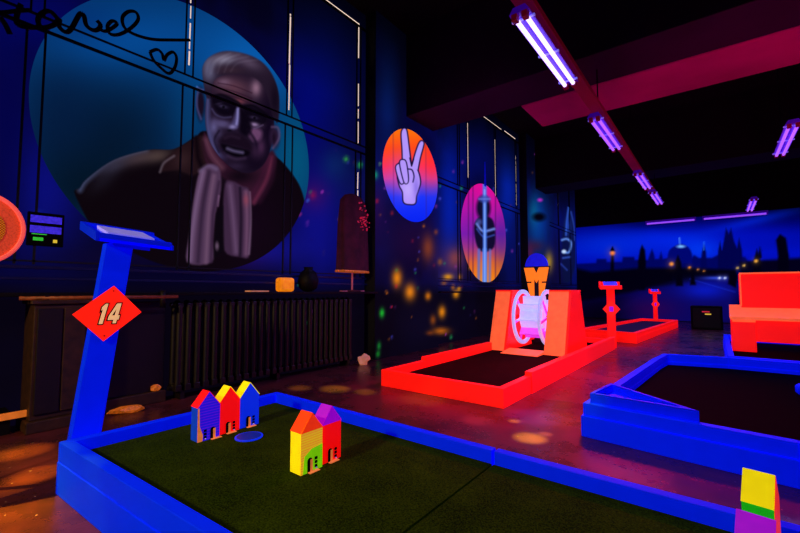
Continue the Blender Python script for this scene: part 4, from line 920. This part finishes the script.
# dark cupboard, pipe and panel left of the radiator
cb = empty('wall_cupboard', (-3.98, 0.80, 0), 'narrow dark wooden cupboard standing against the wall behind the leaning stand', 'cupboard')
MB().box(-4.13, 0.68, 0.08, -3.84, 1.00, 0.90).build('case', M['wood_dk'], cb, bevel=.006, world=True)
MB().box(-4.13, 0.66, 0.0, -3.80, 1.02, 0.08).build('plinth', M['wood_dk'], cb, bevel=.006, world=True)
MB().box(-4.13, 0.66, 0.90, -3.82, 1.02, 0.93).build('top', M['wood_dk'], cb, bevel=.006, world=True)
cd = MB().box(-3.84, 0.70, 0.12, -3.826, 0.84, 0.87).build('door', M['iron'], cb, bevel=.004, world=True)
cd2 = MB().box(-3.84, 0.85, 0.12, -3.826, 0.98, 0.87).build('door', M['wood_dk'], cb, bevel=.004, world=True)
pn = empty('wall_panel', (-4.1, 1.33, 0), 'plain dark maroon panel between the cupboard and the radiator', 'panel')
MB().box(-4.12, 1.04, 0.10, -4.02, 1.63, 0.90).build('board', paint('dark_maroon_board', (22, 8, 14), .5, 0, noise=.4), pn, bevel=.006, world=True)
MB().box(-4.12, 1.03, 0.0, -3.98, 1.64, 0.10).build('plinth', M['wood_dk'], pn, bevel=.006, world=True)
pi = empty('heating_pipe', (-3.86, 1.2, 0.93), 'heating pipe with orange light in its colour running along under the ledge', 'pipe')
MB().tube((-3.855, 0.60, 0.945), (-3.855, 1.66, 0.945), 0.014).build('pipe', paint('orange_lit_pipe', (150, 70, 40), .5, .10, (160, 60, 25), noise=.6, nscale=25), pi, smooth=True, world=True)  # orange light on the pipe, put into its colour and faint glow
MB().tube((-3.87, 1.54, 0.86), (-3.87, 1.54, 1.0), 0.022).build('valve', M['iron'], pi, smooth=True, world=True)
for y in (0.75, 1.2): MB().box(-3.885, y-.012, .925, -3.845, y+.012, .965).build('bracket', M['iron'], pi, world=True)
pk = empty('plinth_step', (-3.95, 0.45, 0), 'low dark plinth step with orange light coloured into its front board at the left edge', 'step')
MB().box(-4.13, 0.10, 0.0, -3.93, 0.60, 0.15).build('base', M['dark'], pk, world=True)
a_ = on_x(34, 402, -3.92); 
MB().box(-3.93, 0.10, 0.105, -3.905, 0.74, 0.150).build('front_board', M['plank'], pk, bevel=.003, world=True)
# scraps
def lump(name, P, s, mat, label, cat, seed, group=None):
    bm = bmesh.new(); bmesh.ops.create_icosphere(bm, subdivisions=2, radius=1)
    r = random.Random(seed)
    for v_ in bm.verts:
        k_ = 1+r.uniform(-.3, .3); v_.co = Vector((v_.co.x*s[0]*k_, v_.co.y*s[1]*k_, max(-.9, v_.co.z*k_)*s[2]))
    zmin = min(v_.co.z for v_ in bm.verts)
    for v_ in bm.verts: v_.co.z -= zmin
    m_ = MB(); m_.bm.free(); m_.bm = bm; o = m_.build(name, mat); o.location = P; tag(o, label, cat, group); return o
lump('plaster_scrap', (-3.80, 4.06, 0.0), (.06, .10, .075), M['pale'], 'crumpled pale pink scrap on the floor at the foot of the pier', 'scrap', 3)
lump('yellow_scrap', (-3.84, 1.30, 0.0), (.05, .13, .03), M['gold'], 'flat yellowish scrap on the floor below the dark maroon panel', 'scrap', 4)
lump('yellow_scrap', (-4.0, 1.56, 0.10), (.012, .04, .03), M['gold'], 'small yellow scrap on the plinth of the dark maroon panel', 'scrap', 5)
# ledge items
cn = tag(MB().box(-4.06, 2.82, 0.9855, -3.94, 3.02, 1.15).build('amber_candle', M['amber'], bevel=.03), 'glowing amber square candle on the ledge above the radiator', 'candle')
vs = tag(MB().lathe([(.05, .9855), (.11, 1.03), (.13, 1.12), (.10, 1.22), (.05, 1.26), (.06, 1.29)], 24, (-4.01, 3.27, 0)).build('round_vase', M['dark'], smooth=True), 'dark round vase on the ledge beside the amber candle', 'vase')
tag(MB().box(-4.02, 2.42, 0.9855, -3.90, 2.64, 1.0).build('paper_stack', M['pale'], bevel=.003), 'small pale paper bundle lying on the ledge left of the candle', 'paper')
ds = empty('dress_stand', (-4.02, 4.06, 0.9855), 'dark maroon gold hemmed gown on a small stand at the end of the ledge', 'gown')
MB().lathe([(.12, .9855), (.12, 1.0), (.02, 1.008)], 24, (-4.02, 4.05, 0)).build('base', M['maroon'], ds, world=True)
ds_o = MB().box(-4.05, 3.84, .986, -3.99, 4.27, 1.0).build('foot', paint('dusky_pink_foot', (190, 90, 110), .5, .15), ds, world=True)
MB().tube((-4.02, 4.05, 1.0), (-4.02, 4.05, 1.32), .013).build('rod', paint('dusky_pink_rod', (200, 90, 100), .5, .2), ds, world=True)
wob = lambda t, h: 0.07*math.sin(9*t+h*2)*(1 if h < 2.0 else .4)
g = MB().lathe([(.30, 1.255), (.29, 1.30), (.28, 1.6), (.265, 1.9), (.25, 2.1), (.23, 2.25), (.15, 2.33), (.05, 2.36)], 72, (0, 0, 0), wob)
for v_ in g.bm.verts: v_.co = Vector((-4.025+v_.co.x*0.38, 4.06+v_.co.y, v_.co.z))
gw = g.build('gown', M['maroon'], ds, smooth=True, world=True)
g = MB().lathe([(.302, 1.250), (.306, 1.262), (.300, 1.278)], 72, (0, 0, 0), wob)
for v_ in g.bm.verts: v_.co = Vector((-4.025+v_.co.x*0.38, 4.06+v_.co.y, v_.co.z))
g.build('gold_hem', M['gold'], gw, world=True)
g = MB(); r_ = random.Random(2)
for k_ in range(40):
    y_ = 4.17+r_.gauss(0, .05); z_ = 1.98+r_.gauss(0, .11); g.tube((-3.93, y_, z_), (-3.915, y_, z_), r_.uniform(.006, .014), seg=6)
g.build('sequins', paint('red_sequins', (230, 40, 70), .4, .35, (200, 20, 50)), gw, world=True)['kind'] = 'stuff'
# little display panel on the wall
dp = empty('display_panel', (WX+.02, .775, 1.34), 'small black wall panel with two violet displays and green lights', 'display')
MB().box(WX+.001, .665, 1.345, WX+.03, .885, 1.605).build('case', M['black'], dp, bevel=.004, world=True)
for z_ in (1.525, 1.445): MB().box(WX+.03, .68, z_, WX+.034, .868, z_+.055).build('display', M['lcd'], dp, world=True)
MB().box(WX+.03, .70, 1.385, WX+.034, .76, 1.41).box(WX+.03, .69, 1.432, WX+.034, .78, 1.438).build('green_lights', M['green_led'], dp, world=True)
MB().box(WX+.03, .82, 1.375, WX+.034, .845, 1.40).build('yellow_light', M['yellow_led'], dp, world=True)
# round mesh disc on a pole, cut by the left frame edge
cD = Vector((-3.0, 0.285, 1.325))
md_ = empty('mesh_disc', (-3.0, 0.285, 0), 'round orange mesh disc with coral rim on a pole at the left edge', 'disc')
nD = (Vector((0, 0, H))-cD); nD.z = 0; nD.normalize(); sD = Vector((-nD.y, nD.x, 0)); uD = Vector((0, 0, 1))
def ringD(r0, r1, t, off):
    m_ = MB(); seg = 48; R_ = []
    for (r, e) in ((r0, -t), (r1, -t), (r1, t), (r0, t)):
        R_.append([m_.bm.verts.new(cD+nD*(e+off)+sD*(r*math.cos(2*math.pi*i/seg))+uD*(1.03*r*math.sin(2*math.pi*i/seg))) for i in range(seg)])
    for k_ in range(4):
        A_, B2_ = R_[k_], R_[(k_+1) % 4]
        for i in range(seg): m_.bm.faces.new((A_[i], A_[(i+1) % seg], B2_[(i+1) % seg], B2_[i]))
    return m_
ringD(.172, .192, .012, 0).build('rim', M['pinkrim'], md_, bevel=.004, world=True)
ringD(.110, .174, .004, -.002).build('outer_mesh', paint('coral_mesh', (225, 80, 50), .6, .42, (220, 60, 40), noise=.3, nscale=120), md_, world=True)
ringD(.0005, .112, .005, 0).build('centre_mesh', M['weave'], md_, world=True)
MB().tube((-3.0, .285, .02), (-3.0, .285, 1.14), .014).build('pole', M['dark'], md_, world=True)
MB().lathe([(.14, 0), (.14, .015), (.03, .03)], 24, (-3.0, .285, 0)).build('base', M['dark'], md_, world=True)

# ------------------------------------------------------------------ lamps
def add_light(name, kind, loc, energy, color, **k):
    d = bpy.data.lights.new(name, kind); d.energy = energy; d.color = color
    for a, b in k.items(): setattr(d, a, b)
    o = bpy.data.objects.new(name, d); col.objects.link(o); o.location = loc; return o
UV = (0.30, 0.22, 1.0)
tk = empty('lamp_trunking', (-1.15, 6.5, 3.29), 'long cable trunking with red glow in its colour carrying the main row of violet lamps', 'trunking')
MB().box(-1.21, 1.0, 3.285, -1.07, 12.7, 3.345).build('channel', M['trunk'], tk, bevel=.006, world=True)
for y in (1.5, 5.6, 8.2, 11.6): MB().tube((-1.14, y, 3.345), (-1.14, y, 3.86 if 5.2 < y < 6 or 11.2 < y < 12.1 else CEIL), .008).build('hanger_rod', M['dark'], tk, world=True)
def lamp(x, y0, y1, label, tube, pw, group, rods=False, z=3.2):
    r = empty('tube_lamp', (x, (y0+y1)/2, z), label, 'lamp', group)
    h = MB().hexa([(x-.085, y0, z+.03), (x+.085, y0, z+.03), (x+.085, y1, z+.03), (x-.085, y1, z+.03), (x-.05, y0, z+.084), (x+.05, y0, z+.084), (x+.05, y1, z+.084), (x-.05, y1, z+.084)]).build('housing', M['violet_box'], r, bevel=.004, world=True)
    for s in (-1, 1):
        MB().tube((x+s*.042, y0+.06, z+.005), (x+s*.042, y1-.06, z+.005), .019, seg=12).build('tube', tube, r, smooth=True, world=True)
        for yy in (y0+.03, y1-.03): MB().box(x+s*.042-.022, yy-.03, z-.02, x+s*.042+.022, yy+.03, z+.03).build('socket', M['trunk'], r, world=True)
    for yy in (y0+.1, (y0+y1)/2, y1-.1): MB().box(x-.095, yy-.012, z+.02, x+.095, yy+.012, z+.034).build('clip', M['paper'], r, world=True)
    if rods:
        for yy in (y0+.3, y1-.3): MB().tube((x, yy, z+.084), (x, yy, CEIL), .008).build('hanger_rod', M['dark'], r, world=True)
    l = add_light('violet_lamp_light', 'AREA', (x, (y0+y1)/2, z-.03), pw, UV, shape='RECTANGLE', size=.16, size_y=y1-y0)
    return r
G = 'violet tube lamps on the ceiling'
lamp(-1.18, 3.05, 4.5, 'nearest and brightest violet twin tube lamp under the trunking', M['tube'], 46, G)
lamp(-1.18, 5.55, 7.05, 'second violet twin tube lamp along the trunking', M['tube2'], 44, G)
lamp(-1.13, 8.75, 10.2, 'third violet twin tube lamp along the trunking', M['tube2'], 22, G)
lamp(-1.10, 10.65, 12.2, 'farthest violet twin tube lamp at the end of the trunking', M['tube2'], 22, G)
lamp(0.87, 7.4, 9.0, 'larger single violet twin tube lamp hanging at the right edge', M['tube2'], 26, G, True)
lamp(0.76, 13.0, 14.8, 'smaller violet twin tube lamp hanging at the right before the back wall', M['tube2'], 20, G, True)
def wall_lamp(x0, x1, label, z):
    r = empty('batten_lamp', ((x0+x1)/2, 15.8, z), label, 'lamp', 'violet battens over the city painting')
    MB().box(x0, 15.78, z+.03, x1, 15.90, z+.09).build('housing', M['violet_box'], r, bevel=.004, world=True)
    MB().tube((x0+.04, 15.83, z), (x1-.04, 15.83, z), .026, seg=12).build('tube', M['tube3'], r, smooth=True, world=True)
    for xx in (x0+.02, x1-.02): MB().box(xx-.02, 15.80, z-.03, xx+.02, 15.86, z+.03).build('socket', M['violet_box'], r, world=True)
    for xx in (x0+.2, x1-.2): MB().box(xx-.015, 15.90, z+.03, xx+.015, 16.0, z+.08).build('bracket', M['dark'], r, world=True)
    add_light('batten_light', 'AREA', ((x0+x1)/2, 15.75, z-.03), 9, (0.12, 0.10, 1.0), shape='RECTANGLE', size=x1-x0, size_y=.1)
wall_lamp(-1.86, -.48, 'left violet batten lamp above the city painting', 3.24)
wall_lamp(-.32, 1.22, 'right violet batten lamp above the city painting', 3.24)

# ambience: warm doorway light from the front left, added unseen fills for rosy ceiling bounce and red floor glow, disco spots
def aim(o, target):
    o.rotation_euler = (Vector(target)-Vector(o.location)).to_track_quat('-Z', 'Y').to_euler()
warm = add_light('warm_entrance_light', 'SPOT', (-1.9, -2.6, 2.6), 430, (1.0, 0.70, 0.28), spot_size=math.radians(75), spot_blend=0.9, shadow_soft_size=0.12)
aim(warm, (-2.4, 1.4, 0.1))
rose = add_light('added_rose_fill', 'SPOT', (1.0, 5.2, 1.6), 60, (1.0, 0.03, 0.42), spot_size=math.radians(120), spot_blend=1.0, shadow_soft_size=0.25)  # added lamp without a fixture, stands in for pink bounce on the bulkhead
aim(rose, (0.6, 6.6, 3.9))
rose2 = add_light('added_violet_fill', 'SPOT', (-2.6, 4.6, 3.0), 5, (0.75, 0.05, 0.6), spot_size=math.radians(120), spot_blend=1.0, shadow_soft_size=0.2)  # added lamp without a fixture, tints the beam underside
aim(rose2, (-2.6, 5.7, 3.9))
redw = add_light('added_red_fill', 'SPOT', (-1.0, 5.8, 3.1), 1150, (1.0, 0.01, 0.05), spot_size=math.radians(74), spot_blend=0.9, shadow_soft_size=0.2)  # added lamp without a fixture, strengthens the red course's glow on the floor
aim(redw, (-1.05, 4.3, 0))
def beam(src, px, rad, energy, color, blend=1.0):     # one narrow beam of the disco projector
    t = on_z(*px, 0.0); d = (t-Vector(src)).length
    o = add_light('disco_beam', 'SPOT', src, energy, color, spot_size=2*math.atan(1.35*rad/d), spot_blend=blend, shadow_soft_size=0.01)
    aim(o, t)
DA, DB = (-3.4, -0.2, 2.9), (-0.9, 2.3, 3.15)
OR = (1.0, 0.62, 0.01)
for px, rad, e in (((22, 452), .13, 1700), ((38, 474), .11, 1700), ((16, 520), .24, 1500), ((8, 486), .12, 900), ((22, 505), .16, 1300), ((95, 528), .12, 600), ((30, 462), .20, 350), ((2, 456), .09, 900)):
    beam(DA, px, rad, e*0.85, OR)
for px, rad, e, c in (((530, 438), .10, 2600, (1, .33, .01)), ((514, 421), .045, 2000, (1, .25, .08)), ((545, 434), .045, 1600, (1, .2, .1)), ((533, 417), .20, 1300, (.14, .02, 1)), ((423, 399), .20, 420, (1, .22, .02)),
                      ((562, 420), .18, 700, (1, .08, .01)), ((600, 432), .12, 500, (1, .2, .02)), ((335, 389), .13, 1300, (1, .45, .02)), ((300, 388), .10, 900, (1, .3, .02)), ((365, 392), .10, 700, (1, .4, .05)), ((705, 336), .45, 1600, (.02, .55, .9)), ((690, 334), .25, 1600, (.9, .1, .3)), ((478, 420), .12, 600, (.9, .05, .25))):
    beam(DB, px, rad, e*1.05, (c[0], min(1.5, c[1]*4.2), c[2]))

# world: almost black
wd = bpy.data.worlds.new('world'); scene.world = wd; wd.use_nodes = True
wd.node_tree.nodes['Background'].inputs['Color'].default_value = (0.002, 0.001, 0.006, 1)
wd.node_tree.nodes['Background'].inputs['Strength'].default_value = 0.5
